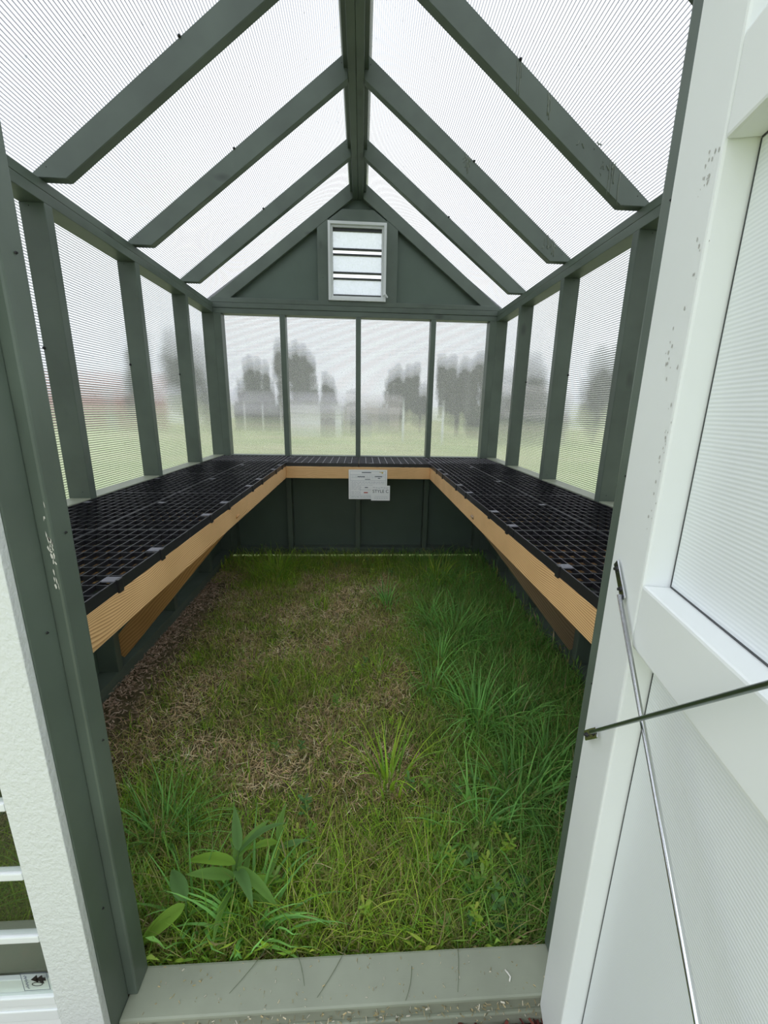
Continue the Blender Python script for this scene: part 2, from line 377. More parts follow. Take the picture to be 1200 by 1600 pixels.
prism('gable_siding', [(W1, .79), (OR, .79), (OR, T(OR) - .01), (W1, T(W1) - .01)], YB + .045, YB + .057, M_gsheet, wb, 0)
prism('gable_siding', [(W0, WZ1), (W1, WZ1), (W1, T(W1) - .01), (CX, T(CX) - .01), (W0, T(W0) - .01)], YB + .045, YB + .057, M_gsheet, wb, 0)
nail_hole(wb, (.235, YB + .004, 1.10), (0, -1, 0)); nail_hole(wb, (-.30, YB + .004, .98), (0, -1, 0))
# gable vent window
v = empty('window_1', ((W0 + W1) / 2, YB, WZ0 + G), 'small white framed louvred vent window up in the gable', 'window', None, 'structure')
def frame4(name, x0, x1, z0, z1, w, y0, y1, mat, par):
    box(name, x0, x0 + w, y0, y1, z0, z1, mat, par, .0015); box(name, x1 - w, x1, y0, y1, z0, z1, mat, par, .0015)
    box(name, x0 + w, x1 - w, y0, y1, z0, z0 + w, mat, par, .0015); box(name, x0 + w, x1 - w, y0, y1, z1 - w, z1, mat, par, .0015)
frame4('outer_frame', W0 + .001, W1 - .001, WZ0 + .003, WZ1 - .001, .020, YB - .016, YB + .055, M_alu, v)
frame4('inner_frame', W0 + .021, W1 - .021, WZ0 + .023, WZ1 - .021, .016, YB - .002, YB + .045, M_alu, v)
for z0, z1 in ((1.302, 1.322), (1.176, 1.189), (1.139, 1.152), (1.014, 1.027), (.973, .986), (.856, .868)):
    box('louvre_edge', W0 + .037, W1 - .037, YB + .012, YB + .030, z0, z1, M_dark, v, .001)
for z0, z1 in ((1.189, 1.302), (1.027, 1.139), (.868, .973)):
    box('louvre_pane', W0 + .037, W1 - .037, YB + .018, YB + .022, z0, z1, M_vent, v, 0)
bm = bmesh.new(); tube(bm, [(W1 - .02, YB - .02, .862 + G), (W1 - .005, YB - .035, .868 + G), (W1 + .012, YB - .03, .845 + G)], .006, 6); put('crank_handle', mesh_from(bm, 'crank'), -pos(v), v, M_alu)

# roof: ridge, rafters, fluted sheets
rf = empty('ceiling', (CX, 2.0, ZT + G), 'pitched roof of green rafters under clear fluted sheets', 'roof', None, 'structure')
box('ridge_board', CX - .0385, CX - .0005, .42, YBo, 1.522, 1.625, M_gy, rf, .0025); box('ridge_board', CX + .0005, CX + .0385, .42, YBo, 1.522, 1.625, M_gy, rf, .0025)
box('ridge_strip', CX - .060, CX - .039, .42, YB, 1.555, 1.60, M_gy, rf, .002); box('ridge_strip', CX + .039, CX + .060, .42, YB, 1.555, 1.60, M_gy, rf, .002)
for y in [.587] + SY:
    for sd in (-1, 1):
        ra = prism('rafter', rafter_profile(sd, -.0385 + CX, -1.19), y, y + .0385, M_gx, rf, .0025)
        L_ = (lambda x: x) if sd < 0 else (lambda x: 2 * CX - x)
        screw(ra, (L_(-.62), y - .003, T(-.62) - .005), (0, -1, 0), .7)
        nail_hole(ra, (L_(-1.12), y, T(-1.12) - .03), (0, -1, 0)); nail_hole(ra, (L_(-.10), y, T(-.10) - .03), (0, -1, 0))
nx_, nz_ = .5975, .802
ys = [.40] + [y + .02 for y in SY] + [YBo + .1]
for i, (a, b) in enumerate(zip(ys, ys[1:])):
    for sd in (-1, 1):
        L_ = (lambda x: x) if sd < 0 else (lambda x: 2 * CX - x)
        pts = [(-.04 + CX, T(-.04 + CX) + .002), (-1.27, T(-1.27) + .002), (-1.27, T(-1.27) + .009), (-.04 + CX, T(-.04 + CX) + .009)]
        prism('polycarbonate_panel', [(L_(x), z) for x, z in pts], a + .0005, b - .0005, FRL if sd < 0 else FRR, rf, 0)
box('ridge_cap', CX - .075, CX + .075, .38, YBo + .1, 1.682, 1.690, M_white, rf, .002)
# dried glue runs on the first rafters of the door side
def drip(par, segs, y):
    bm = bmesh.new()
    for pts, r in segs:
        tube(bm, [Vector((x, y, z)) for x, z in pts], r, 5)
    return put('glue_drip', mesh_from(bm, 'drip', True), Vector((0, 0, G)) - pos(par), par, M_drip)
random.seed(4)
def runs(xc, n, y, span=.06, length=.07):
    s = []
    for i in range(n):
        x = xc + random.uniform(-span, span) / 2; zt = T(x) - random.uniform(.0, .03); ln = random.uniform(.3, 1) * length
        s.append(([(x + random.uniform(-.002, .002), zt - ln * k / 5) for k in range(6)], random.uniform(.0009, .0018)))
    return s
def loops(xc, zc, k, y, w=.03, h=.012):
    out = []
    for _ in range(k + 3):
        x, z = xc + random.uniform(-w, w), zc + random.uniform(-h, h); pts = []
        for a in range(4): pts.append((x, z)); x += random.uniform(-.006, .006); z -= random.uniform(-.002, .010)
        out.append((pts, random.uniform(.0008, .0022)))
    return out
drip(rf, runs(.56, 4, 0, .05, .11) + runs(.68, 4, 0, .04, .10) + runs(.955, 7, 0, .05, .12) + loops(.93, T(.93) - .035, 4, 0, .035, .02) + loops(.84, T(.84) - .03, 3, 0, .06, .008), SY[1] - .0008)
drip(rf, runs(.52, 8, 0, .03, .06) + loops(.52, T(.52) - .02, 3, 0, .02, .006) + runs(.985, 12, 0, .06, .06) + loops(.985, T(.985) - .04, 5, 0, .035, .01), SY[2] - .0008)

# ------------------------------------------------------------------ front wall: jambs, sill, trim, louvred side window
JX, KX = -.494, .462
wf = empty('wall_front', (CX, YF0, 0), 'doorway wall with green jambs and a green sill across the threshold', 'wall', None, 'structure')
jm = box('door_jamb', JX - .089, JX, .572, .627, -1.30, .78, M_gz, wf, .0025)
jm2 = box('jamb_stop', JX - .06, JX + .019, .6275, YF1 - .003, -1.231, .78, M_gz, wf, .004)
for z in (-.94, -.35, .35): nail_hole(wf, (JX + .002, .605, z), (1, 0, 0))
for z in (-.60, -.20, .2): nail_hole(wf, (JX + .021, .655, z), (1, 0, 0))
box('door_jamb', KX, KX + .089, .587, .627, -1.30, .78, M_gz, wf, .003)
jr = box('jamb_stop', KX - .019, KX + .06, .6275, YF1 + .004, -1.231, .78, M_gz, wf, .006)
for z in (-.72, -.5, -.1, .3): nail_hole(wf, (KX - .0195, .655, z), (-1, 0, 0))
sill = box('sill_plate', JX, KX, YF0, YF1, -1.269, -1.231, M_sill, wf, .005)
box('sill_runner', JX, KX, YF0 - .006, YF1 - .01, -1.308, -1.2695, M_sill, wf, .003)
box('header', OL, OR, YF0, YF1, .79, .87, M_gx, wf)
box('bottom_plate', OL, JX - .09, YF0, YF1, -1.269, -1.231, M_gx, wf); box('bottom_plate', KX + .09, OR, YF0, YF1, -1.269, -1.231, M_gx, wf)
box('stud', -1.05, -1.01, YF0, YF1, -1.231, .79, M_gz, wf)
box('rough_sill', -1.01, -.583, YF0 + .002, YF1, -1.113, -1.072, M_sill, wf, .003)
box('siding_panel', OL, -1.03, YF0 - .013, YF0 - .001, -1.30, .80, M_white, wf, 0)
box('siding_panel', -1.03, JX - .09, YF0 - .013, YF0 - .001, -1.30, -1.15, M_white, wf, 0)
box('siding_panel', -1.03, JX - .09, YF0 - .013, YF0 - .001, .25, .80, M_white, wf, 0)
box('siding_panel', KX + .06, OR, YF0 - .013, YF0 - .001, -1.30, .80, M_white, wf, 0)
prism('gable_siding', [(OL, .80), (OR, .80), (CX, T(CX) - .02)], YF0 - .013, YF0 - .001, M_white, wf, 0)
# paint worn off the jamb edge
random.seed(9)
bm = bmesh.new()
for k in range(26):
    z = random.choice([random.gauss(-.212, .007), random.gauss(-.230, .006), random.gauss(-.180, .018), random.gauss(-.268, .012)]); w = random.uniform(.0006, .0026); h = random.uniform(.002, .009)
    xx = JX + .0175 - random.uniform(0, .007); dz = random.uniform(-.002, .002)
    a = [(xx + w * math.cos(t) * random.uniform(.4, 1), z + h * math.sin(t) * random.uniform(.4, 1) + dz * math.cos(t)) for t in (0, 1, 2, 3, 4, 5.2)]
    f = bm.faces.new([bm.verts.new((p, .6268, q + G)) for p, q in a])
put('paint_chip', mesh_from(bm, 'chips'), -pos(wf), wf, M_chip)
# white trim
tr = box('trim_1', JX - .080, JX - .0005, .557, .5715, -1.32, .95, M_trim, None, .0015)
tag(tr, 'embossed white trim board nailed along the doorway beside the louvred window', 'trim', None, 'structure')
# louvred side window
SX0, SX1 = -1.03, -.5745; w2 = empty('window_2', ((SX0 + SX1) / 2, .56, -1.15 + G), 'low white framed louvred window beside the doorway trim', 'window', None, 'structure')
box('sill_rail', SX0, SX1, .5575, .586, -1.108, -1.086, M_alu, w2, .002)
box('inner_ledge', SX0, SX1, .5665, .575, -1.085, -1.052, M_alu, w2, .0015)
box('drip_rail', SX0, SX1, .560, .5735, -1.122, -1.109, M_alu, w2, .001)
box('outer_sill', SX0, SX1, .5575, .5735, -1.150, -1.1225, M_alu, w2, .002)
box('frame_stile', SX0, SX0 + .03, .551, .5735, -1.085, .25, M_alu, w2, .002); box('frame_head', SX0, SX1, .551, .5735, .22, .25, M_alu, w2, .002)
box('frame_stile', SX1 - .006, SX1 - .0005, .5725, .590, -1.085, .22, M_alu, w2, .001)
zz = -1.085
for k in range(8):
    z1 = -.937 + .149 * k
    box('louvre_glass', SX0 + .03, SX1 - .001, .5625, .5655, zz, z1 - .007, M_glass, w2, 0)
    b_ = box('louvre_rail', SX0 + .03, SX1 - .001, .5576, .5715, z1 - .007, z1 + .0095, M_alu, w2, .003)
    zz = z1 + .0095
    if zz > .1: break
# sticker on the lowest glass: outlined box, black pine shape, letter-like oval and a line of script, all turned on its side
st = empty('sticker', (0, 0, 0)); st.parent = w2; st.location = -pos(w2)
def flat(par, name, polys, y, mat):
    bm = bmesh.new()
    for pl in polys:
        a = [bm.verts.new((x, y, z + G)) for x, z in pl]; f = bm.faces.new(a)
        e = bmesh.ops.extrude_face_region(bm, geom=[f]); bmesh.ops.translate(bm, verts=[q for q in e['geom'] if isinstance(q, bmesh.types.BMVert)], vec=(0, -.0002, 0))
    return put(name, mesh_from(bm, name), (0, 0, 0), par, mat)
def bar(x0, z0, x1, z1, w=.0012):
    d = Vector((x1 - x0, z1 - z0)).normalized() * w / 2; n_ = Vector((-d.y, d.x))
    return [(x0 + n_.x - d.x, z0 + n_.y - d.y), (x1 + n_.x + d.x, z1 + n_.y + d.y), (x1 - n_.x + d.x, z1 - n_.y + d.y), (x0 - n_.x - d.x, z0 - n_.y - d.y)]
SXa, SXb, SZa, SZb = -.628, -.582, -1.073, -1.027
def S_(u, w): return (SXa + u * (SXb - SXa), SZa + w * (SZb - SZa))
def sb(u0, w0, u1, w1, t=.0011): a = S_(u0, w0); b = S_(u1, w1); return bar(*a, *b, t)
yy = .5620
flat(st, 'sticker_outline', [sb(0, 0, 1, 0), sb(1, 0, 1, 1), sb(1, 1, 0, 1), sb(0, 1, 0, 0)], yy, M_ink)
flat(st, 'tree_emblem', [[S_(.34, .62), S_(.62, .42), S_(.62, .88)], [S_(.52, .62), S_(.82, .34), S_(.82, .86)], [S_(.80, .52), S_(.92, .52), S_(.92, .70), S_(.80, .70)]], yy, M_screw)
ov = []
for k in range(12):
    a0, a1 = k / 12 * 2 * math.pi, (k + 1) / 12 * 2 * math.pi
    ov.append(sb(.56 + .20 * math.cos(a0), .36 + .10 * math.sin(a0), .56 + .20 * math.cos(a1), .36 + .10 * math.sin(a1), .0016))
flat(st, 'oval_emblem', ov, yy - .0003, M_screw)
sq = []; pw = None
for k in range(34):
    w_ = .12 + .76 * k / 33; u_ = .17 + .055 * math.sin(k * 2.1) + .02 * math.sin(k * .9)
    if pw: sq.append(sb(pw[0], pw[1], u_, w_, .0007))
    pw = (u_, w_)
flat(st, 'script_line', sq, yy - .0003, M_ink)

# ------------------------------------------------------------------ the open door
HX, HY = .391, .580; TH = math.radians(12.5)
dr = empty('door_1', (HX, HY, G), 'white door swung open into the view with two crossed metal rods', 'door', None, 'structure', math.atan2(-math.cos(TH), -math.sin(TH)))
DW = .90; Z0, Z1 = -1.239, .66
def db(name, s0, s1, d0, d1, z0, z1, mat=M_white, bev=.0035): return box(name, s0, s1, d0, d1, z0, z1, mat, dr, bev, True)
db('hinge_stile', 0, .1055, 0, .038, Z0, Z1); db('latch_stile', DW - .1055, DW, 0, .038, Z0, Z1)
db('mid_rail', .106, DW - .106, 0, .036, -.305, -.216); db('upper_rail', .106, DW - .106, 0, .036, .273, .361)
db('bottom_rail', .106, DW - .106, 0, .036, Z0, Z0 + .089); db('top_rail', .106, DW - .106, 0, .036, Z1 - .089, Z1)
PD = .0335
db('infill_panel', .108, DW - .108, PD, PD + .006, Z0 + .092, -.3065, M_dpanel, 0); db('infill_panel', .108, DW - .108, PD, PD + .006, -.2145, .272, M_dpanel, 0)
db('infill_panel', .108, DW - .108, PD, PD + .006, .3625, Z1 - .091, M_dpanel, 0)
db('shadow_gap_strip',   .1068, .1078, PD - .0008, PD + .004, Z0 + .09, -.306, M_dark, 0); db('shadow_gap_strip',   .1068, .1078, PD - .0008, PD + .004, -.215, .272, M_dark, 0)  # dark strips painted in as the shadow gap along the panel edges
db('shadow_gap_strip', .109, DW - .107, PD - .0015, PD + .003, -.2155, -.2140, M_dark, 0); db('shadow_gap_strip', .109, DW - .107, PD - .0015, PD + .003, .2715, .2728, M_dark, 0)
db('outer_skin', .004, DW, .0385, .052, Z0 - .02, Z1 + .01, M_trim, .001)
def rod(s0, z0, s1, z1, d, mat, r):
    d0 = Vector((s1 - s0, 0, z1 - z0)).normalized(); bm = bmesh.new()
    tube(bm, [Vector((s0, d, z0)) + d0 * .045, Vector((s1, d, z1)) - d0 * .045], r, 12)
    me = mesh_from(bm, 'rod', True); o = put('brace_rod', me, (0, 0, 0), dr, mat)
    for (s, z, sg) in ((s0, z0, 1), (s1, z1, -1)):
        bm = bmesh.new(); e = d0 * sg; c = Vector((s, d * .5, z)) + e * .022; up = Vector((0, 1, 0)); sd_ = e.cross(up)
        vv = [bm.verts.new(c + e * a * .030 + sd_ * b * .0078 + up * k * .0012) for a in (-1, 1) for b in (-1, 1) for k in (-1, 1)]
        for f in ((0, 1, 3, 2), (4, 6, 7, 5), (0, 4, 5, 1), (2, 3, 7, 6), (0, 2, 6, 4), (1, 5, 7, 3)): bm.faces.new([vv[i] for i in f])
        bmesh.ops.bevel(bm, geom=list(bm.edges), offset=.001, segments=1, affect='EDGES')
        fl = put('flattened_end', mesh_from(bm, 'flat'), (0, 0, 0), o, M_metal)
        for q in (.004, .036):
            p = Vector((s, d * .5 - .0015, z)) + e * q
            sc_ = put('screw', ME_SCREW, p, o); sc_.rotation_euler = (math.pi / 2, 0, 0); sc_.scale = (.55,) * 3
    return o
rod(.033, -.219, .87, -1.012, -.0085, M_metal, .0031)
rod(.032, -.519, .87, .358, -.0150, M_dmetal, .0027)
# smudges on the stile
random.seed(3)
def smudge(s, z, rs, rz, n_):
    bm = bmesh.new()
    for k in range(n_):
        a, b, r = s + random.gauss(0, rs), z + random.gauss(0, rz), random.uniform(.0006, .0022)
        w = [bm.verts.new((a + r * math.cos(t) * random.uniform(.5, 1.2), -.0004, b + r * 2 * math.sin(t) * random.uniform(.5, 1))) for t in (0, 1.2, 2.5, 3.7, 5)]
        bm.faces.new(w)
    return bm
for s, z, rs, rz, n_ in ((.066, .072, .004, .012, 9), (.082, .255, .007, .012, 16), (.098, -.06, .004, .05, 22), (.088, .16, .010, .05, 10)):
    put('dirt_smudge', mesh_from(smudge(s, z, rs, rz, n_), 'smudge'), (0, 0, 0), dr, M_hdrip)

# ------------------------------------------------------------------ benches
BZ = -.418; XBL, XBR, YRB = -.560, .522, 3.056; TZ = -.391
Y0B = .70
def bench(label, x_front, x_wall, s):
    b = empty('potting_bench', ((x_front + x_wall) / 2, (Y0B + YRB) / 2, ZBP + .0 + G), label, 'bench', 'pine benches around the three walls')
    x0, x1 = sorted((x_front, x_front + s * .038)); box('front_board', x0, x1, Y0B, YRB + .04, BZ - .089, BZ, M_wy, b, .003)
    x0, x1 = sorted((x_wall - s * .001, x_wall - s * .038)); box('wall_ledger', x0, x1, Y0B, YB - .002, BZ - .089, BZ, M_wy, b, .003)
    a0, a1 = sorted((x_front + s * .0385, x_wall - s * .0385))
    for y in (Y0B + .01, 1.20, 1.80, 2.40, 2.95):
        box('cross_joist', a0, a1, y, y + .038, BZ - .0885, BZ - .0005, M_wx, b, .002)
    for y in (.96, 1.045, 1.13): box('cross_slat', a0, a1, y, y + .058, BZ - .022, BZ - .001, M_wx, b, .002)
    # diagonal brace from the foot of the second stud up to the front board
    xa, za = x_wall + s * .005, -1.13; xb, zb = x_front + s * .045, BZ - .055
    L = math.hypot(xb - xa, zb - za) + .06; th = math.atan2(zb - za, xb - xa)
    bm = bmesh.new(); bm_box(bm, -L / 2, L / 2, -.019, .019, -.0445, .0445, .003)
    bc = put('diagonal_brace', mesh_from(bm, 'brace'), Vector(((xa + xb) / 2, 1.824, (za + zb) / 2 + G)) - pos(b), b, M_brace if s < 0 else M_brace2); bc.rotation_euler = (0, -th, 0)
    return b
bl = bench('long pine framed bench beneath the black trays along the wall opposite the open door', XBL, XL, -1)
br = bench('long pine framed bench beneath the black trays on the open door side', XBR, XR, 1)
bb = empty('potting_bench', (CX, 3.27, BZ - .1 + G), 'short pine framed bench across the end wall holding the paper price sheet', 'bench', 'pine benches around the three walls')
box('front_board', XBL + .001, XBR - .001, YRB, YRB + .038, BZ - .0885, BZ - .0005, M_wx, bb, .003)
box('wall_ledger', XBL + .04, XBR - .04, YB - .039, YB - .001, BZ - .0885, BZ - .0005, M_wx, bb, .003)
for x in (-.3, CX, .25): box('cross_joist', x, x + .038, YRB + .039, YB - .040, BZ - .0885, BZ - .0005, M_wy, bb, .002)
for s_, z_, x_ in ((-1, -.45, 0), ): pass

# trays
def tray_meshes(W, L, nx, ny, H=.0285):
    rim = bmesh.new(); t = .0038
    for a in ((-W / 2, -W / 2 + t, -L / 2, L / 2), (W / 2 - t, W / 2, -L / 2, L / 2)): bm_box(rim, *a, -H, 0, .0008)
    for a in ((-W / 2 + t, W / 2 - t, -L / 2, -L / 2 + t), (-W / 2 + t, W / 2 - t, L / 2 - t, L / 2)): bm_box(rim, *a, -H, 0, .0008)
    g = bmesh.new(); rt = .0014
    for i in range(1, nx): x = -W / 2 + W * i / nx; bm_box(g, x - rt / 2 * 1.6, x + rt / 2 * 1.6, -L / 2 + t, L / 2 - t, -.0125, -.0008)
    for j in range(1, ny): y = -L / 2 + L * j / ny; bm_box(g, -W / 2 + t, W / 2 - t, y - rt / 2 * 1.6, y + rt / 2 * 1.6, -.0125, -.0010)
    nb = len(g.faces)
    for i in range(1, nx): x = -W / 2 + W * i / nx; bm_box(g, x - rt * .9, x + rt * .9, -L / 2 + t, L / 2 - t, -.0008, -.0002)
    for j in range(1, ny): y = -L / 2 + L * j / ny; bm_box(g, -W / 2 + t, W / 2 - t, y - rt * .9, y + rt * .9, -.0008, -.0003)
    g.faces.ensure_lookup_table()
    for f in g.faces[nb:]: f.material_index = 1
    lo = bmesh.new(); k = .009
    for i in range(nx): x = -W / 2 + W * (i + .5) / nx; bm_box(lo, x - k, x + k * .15, -L / 2 + t, L / 2 - t, -.0155, -.0127)
    for j in range(ny): y = -L / 2 + L * (j + .5) / ny; bm_box(lo, -W / 2 + t, W / 2 - t, y - k * .5, y + k, -.0150, -.0122)
    return [mesh_from(rim, 'rim'), mesh_from(g, 'grid'), mesh_from(lo, 'lattice')]
def clip_mesh():
    bm = bmesh.new(); bm_box(bm, -.015, .0165, -.014, .014, -.003, .0004, .0003); nb = len(bm.faces); bm_box(bm, .016, .024, -.009, .009, -.031, .0012, .001); bm.faces.ensure_lookup_table()
    for f in bm.faces[nb:]: f.material_index = 1
    return mesh_from(bm, 'clip')
TW, TL = .2935, .5965
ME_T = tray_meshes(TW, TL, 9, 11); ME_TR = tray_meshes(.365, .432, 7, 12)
for m_, a in zip(ME_T, (M_black, M_black, M_black)): m_.materials.append(a)
ME_C = clip_mesh(); ME_C.materials.append(M_grey); ME_C.materials.append(M_black)
M_rib = plain('rib_edge_sheen', (.34, .34, .36), .45, 0, .6, .1); ME_T[1].materials.clear(); ME_T[1].materials.append(M_black); ME_T[1].materials.append(M_rib)  # pale rib caps: glossy sky reflection painted into the colour
def tray(label, x, y, s, group, first):
    t = empty('bench_tray', (x, y, TZ - .028 + G), label, 'tray', group)
    for nm, me in zip(('rim', 'grid', 'bottom_lattice'), ME_T):
        o = put(nm, me, (0, 0, .028), t)
    if first:
        for yy_ in ((-.103, .107) if s < 0 else (-.03, -.24)):
            c = put('connector_clip', ME_C, (-s * (TW / 2 - .019), yy_, .028), t); c.rotation_euler = (0, 0, math.pi if s > 0 else 0)
    c = put('joint_plate', ME_C, (s * (TW / 2 - .020), .10, .0275), t); c.scale = (.8, .8, .3)
    return t
ORD = ['nearest the doorway', 'second from the doorway', 'third from the doorway', 'fourth from the doorway', 'in the end corner']
for s, xf, side in ((-1, XBL, 'the far side bench'), (1, XBR, 'the door side bench')):
    for j in range(5):
        y = .728 + .3 + .603 * j - (.24 if j == 0 else .0)
        y = .418 + .3 + .603 * j
        if j == 0: y = 1.021 - .603
        y = .715 + .2985 + .6 * (j - 0) if True else y
        if y + .3 > YB: y = YB - .30
        for k, nm in ((0, 'front row'), (1, 'wall row')):
            x = xf + s * (TW / 2 + .295 * k) + s * .002 * (0 if k == 0 else 1)
            if j == 4 : continue
            tray('black mesh tray, %s of %s, %s' % (nm, side, ORD[j]), x, y, s, 'black mesh trays on the long benches', k == 0)
    # shorter pieces fill the end corner
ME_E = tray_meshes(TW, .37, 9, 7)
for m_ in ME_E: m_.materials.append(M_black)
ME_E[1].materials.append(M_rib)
for s, xf, side in ((-1, XBL, 'the far side bench'), (1, XBR, 'the door side bench')):
    for k, nm in ((0, 'front row'), (1, 'wall row')):
        x = xf + s * (TW / 2 + .295 * k); t = empty('bench_tray', (x, 3.3055, TZ - .028 + G), 'short black mesh tray in the end corner, %s of %s' % (nm, side), 'tray', 'black mesh trays on the long benches')
        for q, me in zip(('rim', 'grid', 'bottom_lattice'), ME_E): put(q, me, (0, 0, .028), t)
        if k == 0:
            for yy_ in (-.12, .12): c = put('connector_clip', ME_C, (-s * (TW / 2 - .019), yy_, .028), t); c.rotation_euler = (0, 0, math.pi if s > 0 else 0)
RW = (XBR - XBL - .008) / 2
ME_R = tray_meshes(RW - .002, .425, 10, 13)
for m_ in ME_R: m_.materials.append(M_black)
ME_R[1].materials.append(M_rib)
for q, (x, lb) in enumerate(((XBL + .003 + RW / 2, 'black mesh tray filling the half of the end bench opposite the door side'), (XBR - .003 - RW / 2, 'black mesh tray filling the door side half of the end bench'))):
    t = empty('bench_tray', (x, 3.062 + .2125, TZ - .028 + G), lb, 'tray', 'black mesh trays on the end bench')
    for nm, me in zip(('rim', 'grid', 'bottom_lattice'), ME_R): put(nm, me, (0, 0, .028), t)
    for xx in (-.18, .05, .2): c = put('connector_clip', ME_C, (xx, -.2125 + .008, .0285), t); c.scale = (.8, .35, .6); c.rotation_euler = (0, 0, 0)

# ------------------------------------------------------------------ papers on the end bench
PY = YRB - .0035
ps = empty('price_sheet', (.05, PY, -.662 + G), 'white printed price sheet fixed to the end bench front board', 'paper')
def pf(par, name, rects, y, mat):
    return flat(par, name, [[(a, c), (b, c), (b, d), (a, d)] for a, b, c, d in rects], y, mat)
class _P: pass
def sheet(par, x0, x1, z0, z1, y, mat, rz=0, name='sheet'):
    bm = bmesh.new(); bm_box(bm, x0, x1, y, y + .0012, z0 + G, z1 + G); return put(name, mesh_from(bm, name), -pos(par), par, mat)
def marks(par, name, rects, y, mat):
    o = pf(par, name, rects, y, mat); o.location = -pos(par); return o
sheet(ps, -.094, .196, -.6625, -.437, PY, M_paper)
X = lambda u: -.094 + .29 * u
Zp = lambda w: -.437 - .2255 * w
def line(u0, u1, w, t=.0016): return (X(u0), X(u1), Zp(w) - t / 2, Zp(w) + t / 2)
def vline(u, w0, w1, t=.0014): return (X(u) - t / 2, X(u) + t / 2, Zp(w1), Zp(w0))
marks(ps, 'border', [line(.04, .96, .05), line(.04, .96, .955), vline(.04, .05, .955), vline(.96, .05, .955), line(.04, .96, .17), line(.04, .96, .36), line(.30, .62, .52), line(.30, .62, .87), vline(.30, .52, .87), vline(.62, .52, .87), line(.30, .62, .68), line(.04, .30, .87)], PY - .0006, M_ink2)
random.seed(12); tx = []
for w_ in (.22, .27, .41, .43, .47, .51, .55, .59, .63, .67, .74, .78, .82, .91, .93):
    u = .07
    while u < (.93 if w_ < .5 or w_ > .88 else .28):
        l = random.uniform(.03, .09); tx.append(line(u, min(u + l, .94), w_, .0017)); u += l + random.uniform(.008, .03)
marks(ps, 'small_print', tx, PY - .0006, M_ink2)['kind'] = 'stuff'
for q_ in [line(.34, .585, .095, .006), line(.23, .42, .235, .0055), line(.68, .87, .225, .006), line(.76, .82, .285, .005), line(.42, .56, .325, .004), line(.42, .50, .60, .006)]: marks(ps, 'printed_line', [q_], PY - .0009, M_ink)
marks(ps, 'price_print', [line(.395, .50, .775, .0075)], PY - .0009, M_red)
marks(ps, 'corner_emblem', [line(.80, .90, .085, .0035), line(.86, .89, .11, .007)], PY - .0009, M_gold)
nt_ = empty('handwritten_note', (.148, PY - .0025, -.673 + G), 'small square white note with black marker writing over a sheet corner', 'note')
sheet(nt_, .076, .219, -.673, -.557, PY - .003, M_paper)
cu = bpy.data.curves.new('note_writing', 'FONT'); cu.body = 'STYLE C'; cu.size = .034; cu.extrude = .0003; cu.align_x = 'CENTER'; cu.materials.append(M_marker)
cu.offset = -.0002
tmp = bpy.data.objects.new('tmp', cu); COL.objects.link(tmp); bpy.context.view_layer.update(); wm = bpy.data.meshes.new_from_object(tmp.evaluated_get(bpy.context.evaluated_depsgraph_get())); bpy.data.objects.remove(tmp)
tw = bpy.data.objects.new('marker_writing', wm); COL.objects.link(tw); tw.parent = nt_; tw.location = Vector((.148, PY - .0036, -.612 + G)) - pos(nt_); tw.rotation_euler = (math.pi / 2, 0, 0)
marks(nt_, 'faint_printing', [(.09 + .02 * k, .104 + .02 * k, -.573 - .002 * (k % 3), -.570 - .002 * (k % 3)) for k in range(6)] + [(.10 + .018 * k, .112 + .018 * k, -.655, -.6525) for k in range(6)] + [(.10, .2, -.642, -.6405)], PY - .0034, M_ink2)['kind'] = 'stuff'

# ------------------------------------------------------------------ ground
rng = np.random.default_rng(7)
def fbm(x, y, s, seed=0.0):
    return mn.fractal(Vector((x * s + seed, y * s - seed, seed)), 1.0, 2.0, 4)
def ground_mat(name, stops, scale, b=.6):
    m, n, out = new_mat(name); bs = N(n, 'ShaderNodeBsdfPrincipled', Roughness=.95)
    g = N(n, 'ShaderNodeNewGeometry'); f = noise(n, g.outputs['Position'], scale, 8, .7)
    n.links.new(ramp(n, f, stops), bs.inputs['Base Color']); n.links.new(bump(n, noise(n, g.outputs['Position'], scale * 6, 6), b, .01), bs.inputs['Normal'])
    n.links.new(bs.outputs[0], out.inputs['Surface']); return m
M_soil = ground_mat('soil_thatch', [(.3, (.06, .055, .022)), (.5, (.13, .11, .05)), (.7, (.26, .19, .11))], 14)
def grid_mesh(name, x0, x1, y0, y1, nx, ny, hf):
    X_, Y_ = np.meshgrid(np.linspace(x0, x1, nx), np.linspace(y0, y1, ny)); v_ = [(x, y, hf(x, y)) for x, y in zip(X_.ravel(), Y_.ravel())]
    f = [(j * nx + i, j * nx + i + 1, (j + 1) * nx + i + 1, (j + 1) * nx + i) for j in range(ny - 1) for i in range(nx - 1)]
    me = bpy.data.meshes.new(name); me.from_pydata(v_, [], f); [setattr(p, 'use_smooth', True) for p in me.polygons]; return me
gh = lambda x, y: .008 * fbm(x, y, 3.0, 3.1) - .004
fl = put('floor', grid_mesh('floor', OL + .01, OR - .01, YF1 - .02, YBo - .02, 60, 70, gh), (0, 0, .0), None, M_soil)
tag(fl, 'bare earth and thatch under the grass inside the greenhouse', 'ground', None, 'structure')
def lawn_mat():
    m, n, out = new_mat('mown_lawn'); bs = N(n, 'ShaderNodeBsdfPrincipled', Roughness=.95)
    g = N(n, 'ShaderNodeNewGeometry'); mp = N(n, 'ShaderNodeMapping'); mp.inputs['Scale'].default_value = (.35, 1, 1); n.links.new(g.outputs['Position'], mp.inputs['Vector'])
    f = noise(n, mp.outputs[0], .28, 5, .6)
    n.links.new(ramp(n, f, [(.36, (.24, .33, .10)), (.5, (.32, .38, .14)), (.62, (.50, .43, .26))]), bs.inputs['Base Color'])
    n.links.new(bs.outputs[0], out.inputs['Surface']); return m
